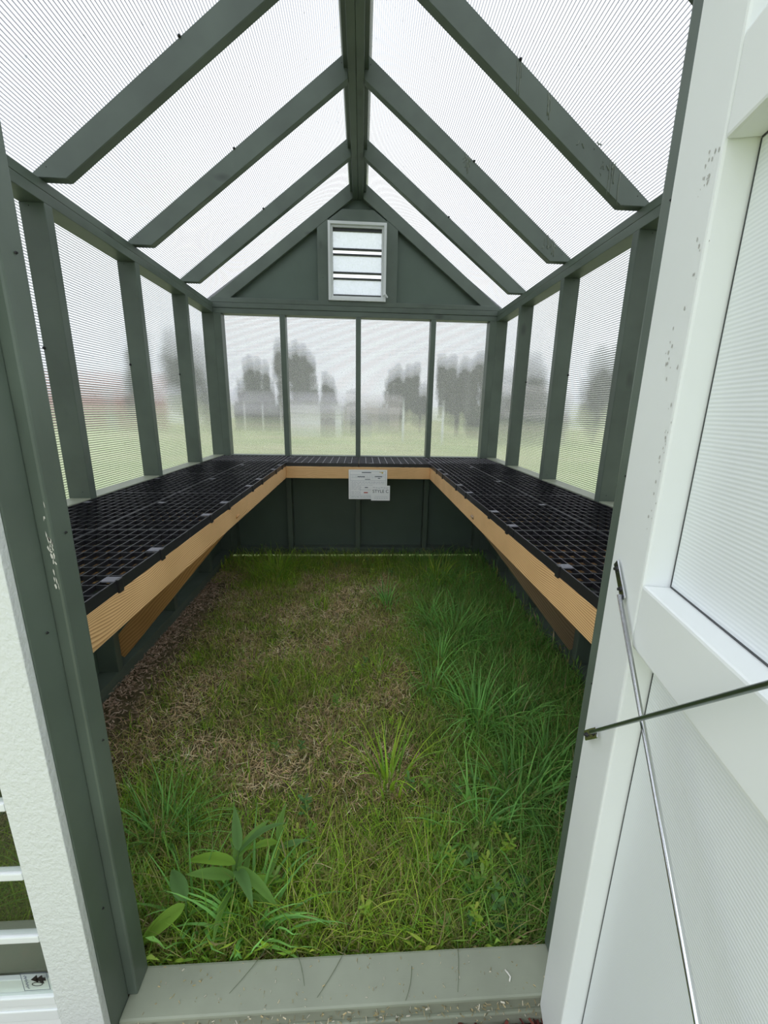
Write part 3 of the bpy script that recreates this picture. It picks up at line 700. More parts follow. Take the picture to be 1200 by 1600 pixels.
M_lawn = lawn_mat()
lw = put('lawn', grid_mesh('lawn', -160, 160, -30, 200, 40, 40, lambda x, y: -.012), (0, 0, 0), None, M_lawn)
tag(lw, 'mown lawn with tan dry patches stretching away outside', 'lawn', None, 'structure')

class Blades:
    def __init__(s): s.V = []; s.F = []; s.C = []; s.n = 0
    def add(s, x, y, h, w, az, lean, bend, col, segs=3, z=None):
        """strips of n blades: all arguments are arrays; bend grows with height"""
        n = len(x); z = np.zeros(n) if z is None else z
        dx, dy = np.cos(az), np.sin(az); px, py = -dy, dx
        ang = lean[:, None] + bend[:, None] * np.linspace(0, 1, segs + 1)[None, :]
        st_ = (h / segs)[:, None]; hz = np.cumsum(np.cos(ang[:, :-1]) * st_, 1); hr = np.cumsum(np.sin(ang[:, :-1]) * st_, 1)
        hz = np.concatenate([np.zeros((n, 1)), hz], 1); hr = np.concatenate([np.zeros((n, 1)), hr], 1)
        hz = np.maximum(hz + z[:, None], .003)
        prof = np.array([.75, 1.0, .8, .55, .35, .25][:segs]) if segs > 1 else np.array([1.0])
        bx = x[:, None] + hr * dx[:, None]; by = y[:, None] + hr * dy[:, None]
        L = np.stack([bx[:, :segs] - px[:, None] * w[:, None] * prof / 2, by[:, :segs] - py[:, None] * w[:, None] * prof / 2, hz[:, :segs]], -1)
        R = np.stack([bx[:, :segs] + px[:, None] * w[:, None] * prof / 2, by[:, :segs] + py[:, None] * w[:, None] * prof / 2, hz[:, :segs]], -1)
        tip = np.stack([bx[:, segs], by[:, segs], hz[:, segs]], -1)[:, None, :]
        body = np.stack([L, R], 2).reshape(n, segs * 2, 3); vv = np.concatenate([body, tip], 1); m = segs * 2 + 1
        base = s.n + np.arange(n)[:, None] * m
        for k in range(segs - 1):
            q = np.array([2 * k, 2 * k + 1, 2 * k + 3]); s.F.append(base + q); q = np.array([2 * k, 2 * k + 3, 2 * k + 2]); s.F.append(base + q)
        s.F.append(base + np.array([2 * segs - 2, 2 * segs - 1, 2 * segs]))
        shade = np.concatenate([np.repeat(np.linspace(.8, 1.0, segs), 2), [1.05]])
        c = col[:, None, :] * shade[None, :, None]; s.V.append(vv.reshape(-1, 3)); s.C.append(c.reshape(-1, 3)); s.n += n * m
    def build(s, name, mat, label=None, cat=None, kind='stuff', origin=None, inside=0):
        V = np.concatenate(s.V).astype(np.float32)
        if inside:      # blades press against the plates instead of passing through them
            j_ = rng.uniform(0, .012, len(V)); V[:, 0] = np.clip(V[:, 0], XL + .003 + j_, XR - .003 - j_); V[:, 1] = np.clip(V[:, 1], (YF1 + .002 + j_) if inside > 1 else -9, YB - .003 - j_)
        F = np.concatenate([f.reshape(-1, 3) for f in s.F]).astype(np.int32); C = np.concatenate(s.C)
        org = np.array(origin if origin is not None else (0, 0, 0), dtype=np.float32); V = V - org
        me = bpy.data.meshes.new(name); me.vertices.add(len(V)); me.vertices.foreach_set('co', V.ravel())
        me.loops.add(F.size); me.loops.foreach_set('vertex_index', F.ravel()); me.polygons.add(len(F)); me.polygons.foreach_set('loop_start', np.arange(0, F.size, 3, dtype=np.int32))
        me.update(calc_edges=True); a = me.color_attributes.new('Col', 'FLOAT_COLOR', 'POINT')
        a.data.foreach_set('color', np.concatenate([np.clip(C, 0, 1), np.ones((len(C), 1))], 1).astype(np.float32).ravel())
        o = put(name, me, tuple(float(q) for q in org), None, mat); tag(o, label, cat, None, kind); return o
GR = np.array([[.085, .19, .030], [.11, .22, .035], [.065, .155, .030], [.13, .22, .05], [.07, .17, .045]]) * np.array([4.3, 3.1, 2.2])
YL = np.array([[.44, .46, .14], [.52, .47, .20], [.38, .42, .12]]); BR = np.array([[.58, .43, .23], [.66, .51, .31], [.44, .31, .16], [.74, .60, .38]])
CG = np.array([[.055, .15, .055], [.07, .175, .06], [.05, .13, .05]]) * np.array([4.0, 3.2, 2.3])
def pick(pal, n): return pal[rng.integers(0, len(pal), n)] * rng.uniform(.55, 1.45, (n, 1))
def field(x, y, s, sd): return np.array([fbm(a, b, s, sd) for a, b in zip(x, y)])
def scatter(n, dens):
    x = rng.uniform(XL + .01, XR - .01, n); y = rng.uniform(YF1 + .012, YB - .01, n); d = dens(x, y); k = rng.uniform(0, 1, n) < d; return x[k], y[k]
def lush(x, y):
    """0 on the bare mulch strip and dry middle, 1 in the lush corners"""
    v_ = np.clip((x + .0) * 1.6, 0, 1) * .9                                              # door side
    v_ = np.maximum(v_, np.clip((1.22 - y) * 2.8, 0, 1) * .85)                             # by the sill
    v_ = np.maximum(v_, np.clip((y - 2.95) * 2.6, 0, 1) * .8)                            # along the end wall
    v_ = np.maximum(v_, np.exp(-(((x + .68) / .22) ** 2 + ((y - 3.05) / .30) ** 2)))
    v_ = np.maximum(v_, np.exp(-(((x + .62) / .22) ** 2 + ((y - 1.05) / .22) ** 2)))
    v_ = np.maximum(v_, .62 * np.exp(-(((x + .35) / .3) ** 2 + ((y - 1.75) / .22) ** 2)))
    v_ = np.maximum(v_, .25)
    strip = np.clip((x - (-1.02)) / .12, 0, 1) * 1.0
    strip = np.where((y > 2.9) | (y < 1.3), 1, strip); return np.clip(v_, 0, 1) * (.06 + .94 * strip)
# short turf
PATCH = ((-.26, 2.35, .17, .20), (-.75, 1.62, .16, .16), (-.30, 1.27, .10, .10), (-.63, 1.33, .15, .10), (.10, 1.28, .06, .06), (-.10, 2.75, .22, .12), (-.50, 2.05, .14, .12))
def patch(a, b): return np.clip(sum(np.exp(-(((a - p[0]) / p[2]) ** 2 + ((b - p[1]) / p[3]) ** 2)) for p in PATCH) * (1 + 1.6 * field(a, b, 11, 4.4)), 0, 1)
stripf = lambda a, b: np.where((b > 2.95) | (b < 1.15), 1, np.clip((a + 1.03) / .12, 0, 1))
x, y = scatter(200000, lambda a, b: np.clip(.42 + .6 * lush(a, b), 0, 1) * stripf(a, b) * (1 - .72 * patch(a, b))); n = len(x); l = lush(x, y); f = field(x, y, 4.5, 1.7)
dry = np.clip((.52 - l) * 2.2 + f * 1.1, 0, 1); isdry = rng.uniform(0, 1, n) < np.maximum(dry * .55, .10); isy = rng.uniform(0, 1, n) < np.clip(.40 + field(x, y, 7, 9.2) * .8, .12, .8)
col = np.where(isdry[:, None], pick(BR, n), np.where(isy[:, None], pick(YL, n), pick(GR, n)))
cool = np.clip((x - .15) * 1.6, 0, .8)[:, None]; col = np.where(isdry[:, None], col, col * (1 - cool) + pick(CG, n) * cool)
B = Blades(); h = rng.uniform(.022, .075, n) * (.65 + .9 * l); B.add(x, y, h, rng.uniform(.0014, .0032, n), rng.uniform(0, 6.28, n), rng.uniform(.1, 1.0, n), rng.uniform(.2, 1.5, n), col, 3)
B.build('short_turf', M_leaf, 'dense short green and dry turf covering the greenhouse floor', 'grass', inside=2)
# matted straw lying on the soil
x, y = scatter(60000, lambda a, b: np.clip(np.clip(.9 - lush(a, b), .08, 1) * np.clip(.35 + 1.2 * field(a, b, 4.5, 1.7), .08, 1) + patch(a, b), 0, 1) * stripf(a, b)); n = len(x); B = Blades()
B.add(x, y, rng.uniform(.015, .06, n), rng.uniform(.0012, .0026, n), rng.uniform(0, 6.28, n), rng.uniform(1.25, 1.56, n), rng.uniform(-.15, .2, n), pick(BR, n) * 1.3, 2, rng.uniform(.004, .028, n))
B.build('matted_straw', M_straw, 'flat mat of tan dead grass in the dry middle of the floor', 'straw', inside=2)
# long lush grass
x, y = scatter(50000, lambda a, b: np.clip(lush(a, b) - .22, 0, 1) * 1.1); n = len(x); l = lush(x, y)
col = pick(GR, n); cool = np.clip((x - .10) * 1.8, 0, .9)[:, None]; cool = np.maximum(cool, (np.exp(-(((x + .62) / .25) ** 2 + ((y - 1.0) / .3) ** 2)) * .8)[:, None]); col = col * (1 - cool) + pick(CG, n) * 1.15 * cool
yel = rng.uniform(0, 1, n) < .24; col[yel] = pick(YL, yel.sum()); yel = rng.uniform(0, 1, n) < .05; col[yel] = pick(BR, yel.sum())
h = rng.uniform(.06, .19, n) * (.5 + .65 * l); az = rng.uniform(0, 6.28, n); B = Blades()
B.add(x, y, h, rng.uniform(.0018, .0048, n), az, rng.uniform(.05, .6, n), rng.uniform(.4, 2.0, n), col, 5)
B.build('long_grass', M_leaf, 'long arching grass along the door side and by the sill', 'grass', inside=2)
# outside fringe seen under the plates and round the walls
n = 26000; a = rng.uniform(0, 1, n); side = rng.integers(0, 3, n); off_ = rng.uniform(.02, .8, n)
x = np.where(side == 0, OL - off_, np.where(side == 1, OR + off_, rng.uniform(OL - .8, OR + .8, n))); y = np.where(side == 2, YBo + off_, rng.uniform(.6, YBo + .8, n)); B = Blades()
B.add(x, y, rng.uniform(.02, .06, n), rng.uniform(.002, .004, n), rng.uniform(0, 6.28, n), rng.uniform(.1, .8, n), rng.uniform(.2, 1.2, n), pick(np.concatenate([GR * 1.2, YL]), n), 2)
B.build('outside_turf', M_leaf, 'turf growing just outside the greenhouse walls', 'grass')

# countable grass clumps
def clump(name, label, cat, x, y, n, h, w, pal, group, spread=.03, bend=(.9, 2.2), segs=6, lean=(.05, .55), az=None):
    B = Blades(); r = rng.uniform(0, spread, n); t = rng.uniform(0, 6.28, n); azz = t + rng.uniform(-.5, .5, n) if az is None else az + rng.normal(0, .5, n)
    B.add(x + r * np.cos(t), y + r * np.sin(t), rng.uniform(h * .55, h, n), rng.uniform(w * .6, w, n), azz, rng.uniform(*lean, n), rng.uniform(*bend, n), pick(pal, n), segs)
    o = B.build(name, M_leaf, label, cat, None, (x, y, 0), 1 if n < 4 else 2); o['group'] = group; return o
TG = 'tall grass clumps'; ORDS = ['first', 'second', 'third', 'fourth', 'fifth', 'sixth', 'seventh', 'eighth', 'ninth']
clump('grass_clump', 'wide bladed grass clump pressed against the doorway jamb near the louvred window', 'grass clump', -.60, 1.00, 60, .28, .0075, CG * 1.15, TG, .10)
clump('grass_clump', 'grass clump with broad arching blades rising beside the broadleaf weed', 'grass clump', -.43, .80, 16, .30, .011, CG * 1.3, TG, .05, (.9, 1.8))
clump('grass_clump', 'sprawling wide bladed clump tangled round the tall broadleaf weed', 'grass clump', -.28, .77, 34, .27, .0135, CG * 1.5, TG, .09, (1.0, 2.3))
clump('grass_clump', 'lush bright clump in the far corner beneath the end bench', 'grass clump', -.66, 3.08, 230, .30, .0085, GR, TG, .20)
clump('grass_clump', 'tall grass clump in mid floor with pale upright blades', 'grass clump', .10, 1.18, 44, .30, .0105, GR * 1.15, TG, .07, (.5, 1.5))
clump('grass_clump', 'drooping grass clump under the front of the door side bench', 'grass clump', .50, 1.45, 70, .32, .011, CG * 1.3, TG, .12)
clump('grass_clump', 'dense dark grass clump beneath the door side bench, past its brace', 'grass clump', .55, 2.15, 130, .30, .0095, CG * 1.25, TG, .20)
clump('grass_clump', 'leafy grass clump against the end wall below the door side tray corner', 'grass clump', .60, 2.95, 140, .30, .0095, GR, TG, .20)
clump('grass_clump', 'grass clump with long overhanging blades beside the door side jamb', 'grass clump', .55, 1.08, 50, .32, .011, CG * 1.25, TG, .10)
clump('grass_clump', 'thin upright grass clump alone in the dry middle', 'grass clump', -.24, 2.50, 16, .22, .006, GR, TG, .03, (.2, 1.0))
clump('grass_clump', 'green clump on the worn middle patch, nearer the door side', 'grass clump', .10, 1.80, 50, .17, .007, GR * 1.1, TG, .10)
clump('grass_clump', 'low spreading clump by the sill with bright blades', 'grass clump', .20, .86, 60, .20, .0055, GR * 1.05, TG, .14, (.4, 1.6))
clump('grass_clump', 'straw tinged clump by the sill midway between jambs', 'grass clump', -.02, .80, 44, .17, .0045, np.concatenate([YL, GR]), TG, .12, (.4, 1.7))
for k in range(9):
    clump('grass_clump', 'long grass clump under the door side bench, %s of nine counted from the sill' % ORDS[k], 'grass clump', rng.uniform(.15, .85), 1.0 + .225 * k, 40, .28, .0095, CG * 1.3, 'scattered clumps on the door side', .10)
for k in range(6):
    clump('grass_clump', 'small low tuft on the dry floor, %s of six counted from the sill' % ORDS[k], 'grass clump', rng.uniform(-.85, -.05), 1.35 + .29 * k, 34, .12, .0055, GR, 'small tufts on the dry floor', .07)
bl_ = clump('grass_clump', 'single broad blade lying over the sill edge near mid doorway', 'grass clump', .04, .70, 2, .20, .012, GR * 1.3, TG, .01, (.2, .5), 6, (1.1, 1.3), .25)

# leaves and weeds
def leaf_mesh(L, W, bend, fold=.25, col=(.12, .25, .04), rows=9):
    v_, f_, c_ = [], [], []; p = Vector((0, 0, 0)); a = 0.0
    for i in range(rows + 1):
        t = i / rows; w = W * .5 * (math.sin(math.pi * min(1, t * 1.02) ** .72) ** .8 if 0 < t < 1 else .03)
        if i: a = bend * t; p = p + Vector((math.cos(a), 0, -math.sin(a))) * (L / rows)
        up = Vector((math.sin(a), 0, math.cos(a)))
        for sgn in (-1, 0, 1):
            v_.append(tuple(p + Vector((0, sgn * w, 0)) + up * abs(sgn) * w * fold)); k = .82 if sgn == 0 else 1.0
            c_.append((col[0] * k, col[1] * k, col[2] * k, 1))
    for i in range(rows):
        for s_ in (0, 1):
            q = i * 3 + s_; f_.append((q, q + 1, q + 4, q + 3))
    me = bpy.data.meshes.new('leaf'); me.from_pydata(v_, [], f_); at = me.color_attributes.new('Col', 'FLOAT_COLOR', 'POINT')
    at.data.foreach_set('color', np.array(c_, dtype=np.float32).ravel()); [setattr(q, 'use_smooth', True) for q in me.polygons]; me.materials.append(M_leaf); return me
def coltube(pts, r, r1, col):
    bm = bmesh.new(); tube(bm, pts, r, 6, r1); me = mesh_from(bm, 'stem', True); at = me.color_attributes.new('Col', 'FLOAT_COLOR', 'POINT')
    at.data.foreach_set('color', np.tile(np.array([*col, 1], dtype=np.float32), len(me.vertices))); me.materials.append(M_leaf); return me
def weed(label, x, y, stem, leaves):
    """stem: points relative to base; leaves: (t on stem, azimuth deg, elevation deg, length, width, bend, colour)"""
    e = empty('broadleaf_weed', (x, y, 0), label, 'weed', 'broadleaf weeds by the sill')
    put('stem', coltube(stem, .0045, .0025, (.13, .24, .06)), (0, 0, 0), e)
    for t, az, el, L, W, bd, c in leaves:
        i = t * (len(stem) - 1); k = min(int(i), len(stem) - 2); p = Vector(stem[k]).lerp(Vector(stem[k + 1]), i - k)
        o = put('leaf', leaf_mesh(L, W, bd, .25, c), p, e); o.rotation_euler = (random.uniform(-.5, .5), -math.radians(el + random.uniform(-12, 12)), math.radians(az + random.uniform(-22, 22)))
    return e
g1, g2, g3 = (.24, .44, .10), (.32, .55, .08), (.21, .39, .13)
random.seed(5)
weed('tall broadleaf weed with many long pointed leaves in the sill corner', -.33, .83, [(0, 0, 0), (.005, 0, .05), (.0, .01, .11), (.01, .02, .17)],
     [(1, 95, 80, .13, .026, .2, g3), (1, 100, 20, .07, .016, 1.4, g2), (.95, 15, 45, .14, .032, .9, g3), (.9, 55, 40, .11, .028, .8, g1), (.8, 170, 25, .15, .032, .8, g2), (.75, -20, 25, .16, .026, 1.0, g1), (.7, -60, 35, .14, .030, 1.0, g3), (.6, 210, 30, .13, .028, .7, g1),
      (.55, 120, 40, .12, .028, .7, g1), (.5, 10, 20, .13, .024, .7, g2), (.45, -100, 30, .15, .022, 1.0, g1), (.35, 190, 20, .12, .026, .6, g3), (.3, -30, 25, .16, .018, .7, g1), (.25, 80, 35, .10, .024, .6, g1)])
weed('smaller broadleaf weed with two wide leaves beside the sill and jamb', -.425, .765, [(0, 0, 0), (-.005, 0, .05), (-.004, .002, .10), (-.002, .004, .125)],
     [(1, 150, 25, .105, .036, .6, g3), (.9, 215, 5, .12, .034, .8, g2), (.5, 30, 30, .07, .018, .8, g1)])
weed('low broadleaf weed with upright narrow leaves behind the tall one', -.24, .93, [(0, 0, 0), (0, .004, .05), (.004, 0, .09)],
     [(1, 80, 65, .10, .020, .6, g1), (1, 190, 30, .09, .020, .9, g2), (.8, 300, 25, .11, .020, 1.0, g1), (.6, 20, 30, .10, .018, .9, g3), (.4, 140, 40, .09, .016, .8, g1)])
# small seedlings with rosettes of oval leaflets
def sprig_mesh(h, n_, col):
    V, F, C = [], [], []
    def q(p, d, L, W, c):
        d = d.normalized(); sd_ = d.cross(Vector((0, 0, 1))); sd_ = sd_.normalized() if sd_.length > .01 else Vector((1, 0, 0)); b = len(V)
        for t, w in ((0, .12), (.35, .7), (.7, 1), (.92, .6)):
            cpt = p + d * L * t; V.append(cpt - sd_ * W / 2 * w); V.append(cpt + sd_ * W / 2 * w)
        V.append(p + d * L)
        for k in range(3): F.append((b + 2 * k, b + 2 * k + 1, b + 2 * k + 3, b + 2 * k + 2))
        F.append((b + 6, b + 7, b + 8)); C.extend([(*c, 1)] * 9)
    lean = Vector((random.uniform(-.25, .25), random.uniform(-.25, .25), 1)).normalized()
    for k in range(3):
        a = k * 2.09; b = len(V)
        V.append(Vector((math.cos(a), math.sin(a), 0)) * .0012); V.append(Vector((math.cos(a + 2.09), math.sin(a + 2.09), 0)) * .0012); V.append(lean * h)
        F.append((b, b + 1, b + 2)); C.extend([(*tuple(x * .8 for x in col), 1)] * 3)
    for k in range(n_):
        t = .35 + .65 * (k + 1) / n_; az = k * 2.4 + random.uniform(-.4, .4); el = random.uniform(.1, .9)
        d = Vector((math.cos(az) * math.cos(el), math.sin(az) * math.cos(el), math.sin(el)))
        L = random.uniform(.012, .022); q(lean * h * t, d, L, L * .42, tuple(x * random.uniform(.8, 1.2) for x in col))
    me = bpy.data.meshes.new('sprig'); me.from_pydata([tuple(v_) for v_ in V], [], F); at = me.color_attributes.new('Col', 'FLOAT_COLOR', 'POINT')
    at.data.foreach_set('color', np.array(C, dtype=np.float32).ravel()); me.materials.append(M_leaf); return me
SP = [sprig_mesh(random.uniform(.04, .09), random.randint(9, 18), c) for c in ((.32, .52, .10), (.25, .44, .10), (.20, .38, .11), (.28, .47, .11), (.18, .36, .12), (.46, .62, .10))]
spots = [(-.15, 1.00), (-.17, .97), (.03, .77), (.33, .80), (.36, .76), (.30, .86), (.22, .90), (-.10, .88), (-.24, .86), (.28, 1.55)]
for k in range(30): spots.append((random.uniform(.22, .46), random.uniform(.72, 1.15)))
for k in range(16): spots.append((random.uniform(-.45, .25), random.uniform(.9, 2.0)))
for k in range(14): spots.append((random.uniform(-.5, .3), random.uniform(2.9, 3.4)))
for i, (a, b) in enumerate(spots):
    m_ = SP[i % 6] if i > 9 else SP[(0, 5, 5, 0, 0, 3, 3, 1, 1, 0)[i]]
    o = bpy.data.objects.new('clover_sprig', m_); COL.objects.link(o); o.location = (a, b, .006); o.rotation_euler = (0, 0, random.uniform(0, 6.28)); s_ = random.uniform(.8, 1.35); o.scale = (s_,) * 3
    tag(o, *(('small bright weed sprig with oval leaflets in the grass by the end wall', 'weed sprig', 'weed sprigs by the end wall') if b > 2.6 else
        ('small bright weed sprig with oval leaflets in the sill corner by the open door', 'weed sprig', 'weed sprigs in the door corner') if a > .2 and b < 1.2 else
        ('small bright weed sprig with oval leaflets in the middle of the floor', 'weed sprig', 'weed sprigs in mid floor')))
# a few large low round leaves in the corner by the open door
e = empty('low_weed', (.40, .79, 0), 'low round leaved weed in the sill corner beside the open door', 'weed')
for i in range(11):
    p = Vector((random.uniform(-.05, .045), random.uniform(-.05, .06), random.uniform(.02, .045)))
    o = put('leaf', leaf_mesh(.045, .034, .3, .15, (.15, .30, .12)), p, e); o.rotation_euler = (0, -random.uniform(.1, .8), random.uniform(0, 6.28)); put('stem', coltube([(p.x * .3, p.y * .3, 0), tuple(p)], .0015, .001, (.18, .32, .1)), (0, 0, 0), e)

# mulch and clippings
def chips(name, label, cat, n_, area, pal, size, z0=.0, zs=.02, par=None):
    V, F, C = [], [], []
    for k in range(n_):
        x_, y_ = area(); l_ = random.uniform(*size); w_ = l_ * random.uniform(.12, .35); th_ = random.uniform(.0008, .003); a_ = random.uniform(0, 6.28); t_ = random.uniform(-.35, .35)
        ex = Vector((math.cos(a_) * math.cos(t_), math.sin(a_) * math.cos(t_), math.sin(t_))); ey = Vector((-math.sin(a_), math.cos(a_), 0)); ez = ex.cross(ey)
        c0 = Vector((x_, y_, z0 + random.uniform(.1, 1) * zs)); b = len(V); c_ = random.choice(pal); s_ = random.uniform(.7, 1.25)
        for i in (-1, 1):
            for j in (-1, 1):
                for q in (-1, 1): V.append(tuple(c0 + ex * i * l_ / 2 + ey * j * w_ / 2 * random.uniform(.6, 1) + ez * q * th_ / 2)); C.append((c_[0] * s_, c_[1] * s_, c_[2] * s_, 1))
        for f in ((0, 1, 3, 2), (4, 6, 7, 5), (0, 4, 5, 1), (2, 3, 7, 6), (0, 2, 6, 4), (1, 5, 7, 3)): F.append(tuple(b + i for i in f))
    me = bpy.data.meshes.new(name); me.from_pydata(V, [], F); at = me.color_attributes.new('Col', 'FLOAT_COLOR', 'POINT'); at.data.foreach_set('color', np.array(C, dtype=np.float32).ravel())
    o = put(name, me, (0, 0, 0) if par is None else -pos(par), par, M_straw)
    return tag(o, label, cat, None, 'stuff')
random.seed(21)
MU = [(.48, .34, .24), (.58, .43, .31), (.34, .24, .17), (.66, .52, .40)]
chips('brown_mulch', 'tan bark mulch in a strip along the wall under the bench', 'mulch', 7000, lambda: (XL - .06 + abs(random.gauss(0, .10)), random.uniform(.70, 3.3)), MU, (.006, .022), 0, .028)
RM = [(.16, .045, .035), (.22, .07, .05), (.10, .03, .025), (.12, .05, .035)]
put('mulch_bed', grid_mesh('mulch_bed', -1.6, 1.6, .30, .585, 30, 20, lambda x, y: -.002 + .004 * fbm(x, y, 8, 2)), (0, 0, 0), None, plain('mulch_soil', (.07, .03, .022), .95))
tag(bpy.data.objects['mulch_bed'], 'dark soil bed just outside the threshold', 'ground', None, 'structure')
chips('red_mulch', 'dark red bark mulch outside below the sill', 'mulch', 5200, lambda: (random.uniform(-.9, .8), random.uniform(.34, .578)), RM, (.008, .035), 0, .022)
CL = [(.55, .45, .25), (.62, .55, .38), (.45, .38, .20), (.66, .62, .5)]
zt = -1.231 + G
chips('sill_clippings', 'dry grass clippings and crumbs strewn on the green sill', 'debris', 130, lambda: (random.uniform(-.46, .44), random.uniform(.592, .672)), CL, (.0015, .006), zt, .0022)
chips('ledge_clippings', 'dry clippings stuck on the front edge below the sill', 'debris', 420, lambda: (random.uniform(-.46, .44), random.uniform(.5795, .5865)), CL + [(.30, .27, .16)] * 3, (.002, .009), zt - .066, .062)
for nm, cx_, cy_ in (('dry_leaf', .335, .612),):
    bm = bmesh.new(); tube(bm, [(0, 0, .001), (.004, .006, .004), (.001, .013, .003), (-.003, .02, .001)], .0018, 5); o = put(nm, mesh_from(bm, nm, True), (cx_, cy_, zt), None, M_chip)
    tag(o, 'curled orange tan dry leaf scrap on the sill near the open door', 'leaf')
# thin stray stalks lying across the sill
for i, (x0, y0, x1, y1) in enumerate(((-.02, .70, -.09, .605), (.235, .70, .215, .60), (-.21, .70, -.28, .62), (-.15, .69, -.12, .625), (.12, .645, .10, .592))):
    bm = bmesh.new(); pts = [(x0 + (x1 - x0) * t + .004 * math.sin(t * 3), y0 + (y1 - y0) * t, zt + .002 + .004 * (1 - t)) for t in (0, .25, .5, .75, 1)]
    c0 = Vector(((x0 + x1) / 2, (y0 + y1) / 2, zt)); tube(bm, [Vector(p) - c0 for p in pts], .0007, 5, .0004)
    o = put('grass_stalk', mesh_from(bm, 'stalk', True), c0, None, plain('stalk_%d' % i, (.10, .13, .06), .6)); tag(o, 'thin grass stalk lying across the green sill, ' + ['just left of its middle', 'nearest the open door', 'nearest the louvred window', 'second from the louvred window', 'short one right of the middle'][i], 'stalk', 'stalks across the sill')

# ------------------------------------------------------------------ the park outside, seen through the flutes
def tree_meshes(seed, w, h, leafy_n, col):
    random.seed(seed); cl = [(random.gauss(0, .28), random.gauss(0, .28), random.uniform(.28, .95)) for _ in range(26)]; V, F, C = [], [], []
    for k in range(leafy_n):
        c = random.choice(cl); r = .17 * (1.15 - c[2] * .5); d = Vector((random.gauss(0, 1), random.gauss(0, 1), random.gauss(0, 1))).normalized() * r * random.uniform(.5, 1)
        p = Vector((c[0] * (1.25 - c[2] * .6), c[1] * (1.25 - c[2] * .6), c[2])) + d; p = Vector((p.x * w, p.y * w, p.z * h)); s_ = random.uniform(.12, .26)
        a = Vector((random.gauss(0, 1), random.gauss(0, 1), random.gauss(0, .6))).normalized(); b = a.orthogonal().normalized(); i = len(V)
        V += [tuple(p + a * s_), tuple(p + b * s_), tuple(p - a * s_), tuple(p - b * s_)]; F.append((i, i + 1, i + 2, i + 3)); q = random.uniform(.7, 1.2); C += [(col[0] * q, col[1] * q, col[2] * q, 1)] * 4
    me = bpy.data.meshes.new('crown'); me.from_pydata(V, [], F); at = me.color_attributes.new('Col', 'FLOAT_COLOR', 'POINT'); at.data.foreach_set('color', np.array(C, dtype=np.float32).ravel()); me.materials.append(M_leaf)
    bm = bmesh.new(); tube(bm, [(0, 0, -.05), (.02 * w, 0, h * .25), (0, .02 * w, h * .5), (0, 0, h * .75)], .035 * h, 8, .01 * h); tm = mesh_from(bm, 'trunk', True); tm.materials.append(M_bark); return me, tm
M_bark = plain('bark', (.10, .085, .07), .9)
TM = [tree_meshes(1, 1.5, 4.0, 2600, (.06, .07, .07)), tree_meshes(2, 2.4, 4.6, 3400, (.07, .08, .075)), tree_meshes(3, .9, 4.2, 1800, (.05, .06, .06))]
TREES = [(-9.6, 40, 1.25, 0, 'tall narrow tree rising behind the grey open shed'), (-11.2, 40.5, .8, 2, 'slim tree beside the tall one behind the grey shed'), (-13.5, 38, .55, 0, 'low tree at the corner post edge of the end wall view'),
         (-4.7, 33, 1.2, 1, 'large dark tree behind the white building'), (-2.6, 33.5, .85, 0, 'smaller tree behind the white building roof'), (-.9, 40, .62, 0, 'small tree past the white building gable'),
         (3.7, 39, 1.03, 1, 'broad dark tree near the white post in the third pane'), (5.2, 37, .75, 0, 'small tree between the two white posts'), (6.9, 30, 1.0, 1, 'big bushy tree in the fourth pane of the end wall'), (8.9, 31, 1.1, 1, 'big tree at the corner post in the fourth pane'),
         (-21, 42, 1.65, 2, 'dark tree before the red barn behind the second stud'), (-23.5, 60, 2.0, 1, 'wide tree seen through the third side pane'), (-24, 62, 1.8, 1, 'distant tree in the narrow pane by the end corner'),
         (17, 29.5, 1.1, 1, 'thick dark tree outside the door side wall, nearest'), (14.2, 34, 1.05, 1, 'thick dark tree outside the door side wall, second'), (14.2, 39, 1.0, 0, 'tree outside the door side wall by the end corner'), (18, 24, 1.0, 1, 'tree outside the door side wall, half behind the jamb')]
for x, y, s_, k, lb in TREES:
    e = empty('tree', (x, y, -.012), lb, 'tree', 'trees around the park'); put('crown', TM[k][0], (0, 0, 0), e); put('trunk', TM[k][1], (0, 0, 0), e); e.scale = (s_, s_, s_); e.rotation_euler = (0, 0, x)
M_grey2 = plain('grey_boards', (.28, .265, .27), .8); M_groof = plain('grey_roof', (.36, .34, .37), .7); M_ww = plain('white_boards', (.72, .74, .73), .7); M_barn = plain('barn_red', (.30, .12, .10), .8); M_gloom = plain('shed_inside', (.12, .115, .12), .9); M_tan = plain('tan_boards', (.40, .36, .34), .85)
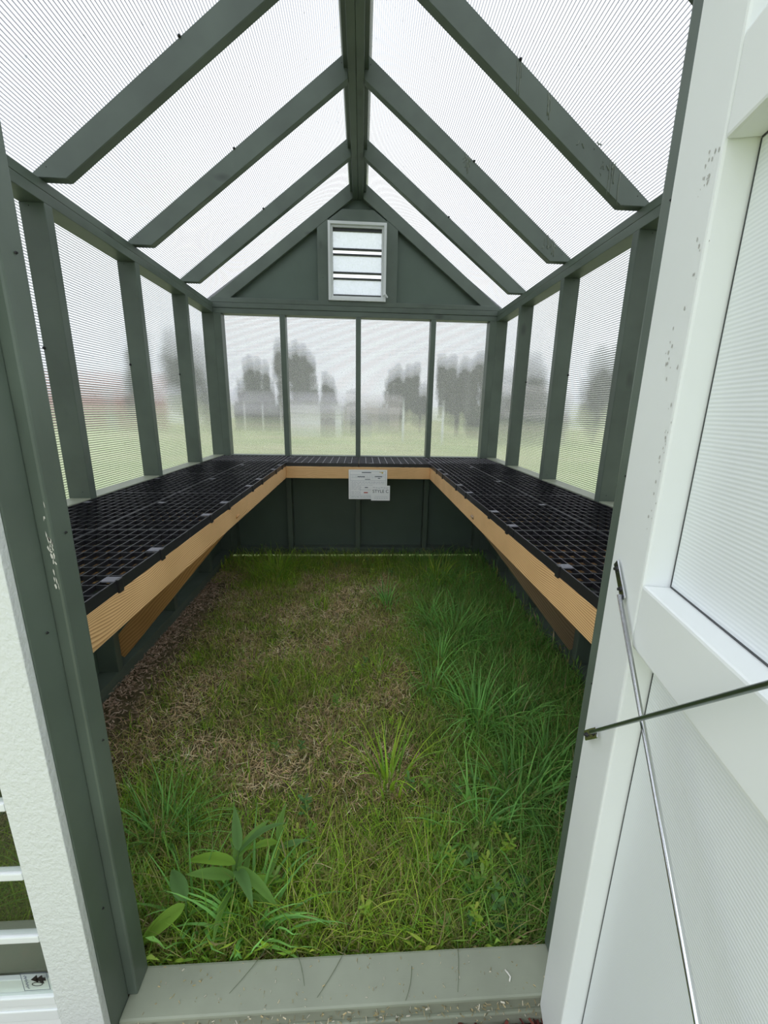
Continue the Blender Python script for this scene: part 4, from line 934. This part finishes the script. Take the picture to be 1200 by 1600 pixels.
def shed(name, label, x, y, w, d, h, rise, wall, roof, posts=False, cat='building'):
    e = empty(name, (x, y, -.012), label, cat)
    bx = lambda n_, a, b, c, dd, z0, z1, mt: box(n_, a, b, c, dd, z0, z1, mt, e, .01, True)
    if posts:
        bx('back_wall', -w / 2, w / 2, d - .1, d, 0, h, M_gloom)
        for k in range(4): bx('post', -w / 2 + k * (w - .1) / 3, -w / 2 + k * (w - .1) / 3 + .1, 0, .1, 0, h, M_ww)
    else:
        bx('front_wall', -w / 2, w / 2, 0, .1, 0, h, wall); bx('back_wall', -w / 2, w / 2, d - .1, d, 0, h, wall); bx('end_wall', -w / 2, -w / 2 + .1, .1, d - .1, 0, h, wall); bx('end_wall', w / 2 - .1, w / 2, .1, d - .1, 0, h, wall)
        bx('doorway', w * .12, w * .12 + .9, -.03, .0, 0, h * .8, M_grey2)
    bm = bmesh.new(); o_ = .25
    P_ = [(-w / 2 - o_, -o_, h), (w / 2 + o_, -o_, h), (w / 2 + o_, d / 2, h + rise), (-w / 2 - o_, d / 2, h + rise), (w / 2 + o_, d + o_, h), (-w / 2 - o_, d + o_, h)]
    t_ = [bm.verts.new(p) for p in P_]; b_ = [bm.verts.new((p[0], p[1], p[2] - .12)) for p in P_]
    for q in ((0, 1, 2, 3), (3, 2, 4, 5)): bm.faces.new([t_[i] for i in q]); bm.faces.new([b_[i] for i in q[::-1]])
    for i, j in ((0, 1), (1, 2), (2, 4), (4, 5), (5, 3), (3, 0)): bm.faces.new((t_[i], b_[i], b_[j], t_[j]))
    put('roof', mesh_from(bm, 'roof'), (0, 0, 0), e, roof); return e
shed('open_shed', 'low grey open fronted shed with white posts across the lawn', -8.6, 34, 4.4, 2.5, 1.35, .75, M_grey2, M_groof, True)
shed('white_building', 'small white building across the lawn under a dark tree', -2.9, 25.8, 3.3, 3, 1.45, .5, M_ww, M_groof)
shed('tan_building', 'long low tan building in the distance', .8, 33, 4.4, 3, 1.5, .55, M_tan, M_tan)
shed('garden_shed', 'dark narrow hut beside the white building', -.33, 27, .8, 1, 1.0, .4, M_gloom, M_grey2)
rb = shed('red_barn', 'long red barn seen through the side wall panes', -28, 44, 15, 6, 2.0, 1.4, M_barn, M_barn); rb.rotation_euler = (0, 0, math.radians(28))
shed('grey_barn', 'low grey building outside the door side wall', 11.7, 27, 4, 3, 1.5, .8, M_grey2, M_tan)
for x, y, h_, lb in ((2.13, 21.3, 1.62, 'slim white post on the lawn in the third pane'), (3.9, 19.9, 1.5, 'slim white post on the lawn in the fourth pane')):
    bm = bmesh.new(); tube(bm, [(0, 0, 0), (0, 0, h_)], .055, 10); bm_box(bm, -.09, .09, -.09, .09, -.01, .04); bm_box(bm, -.07, .07, -.07, .07, h_, h_ + .04)
    o = put('post', mesh_from(bm, 'post'), (x, y, -.012), None, M_ww); tag(o, lb, 'post')
hd = None
B = Blades(); n = 9000; x = rng.uniform(7.2, 12.5, n); y = rng.uniform(26, 28, n)
B.add(x, y, rng.uniform(.6, 2.0, n), rng.uniform(.1, .25, n), rng.uniform(0, 6.28, n), rng.uniform(0, .6, n), rng.uniform(0, .6, n), pick(np.array([[.05, .07, .05], [.07, .09, .06]]), n), 3)
B.build('undergrowth', M_leaf, 'dark undergrowth below the big trees in the fourth pane', 'undergrowth')
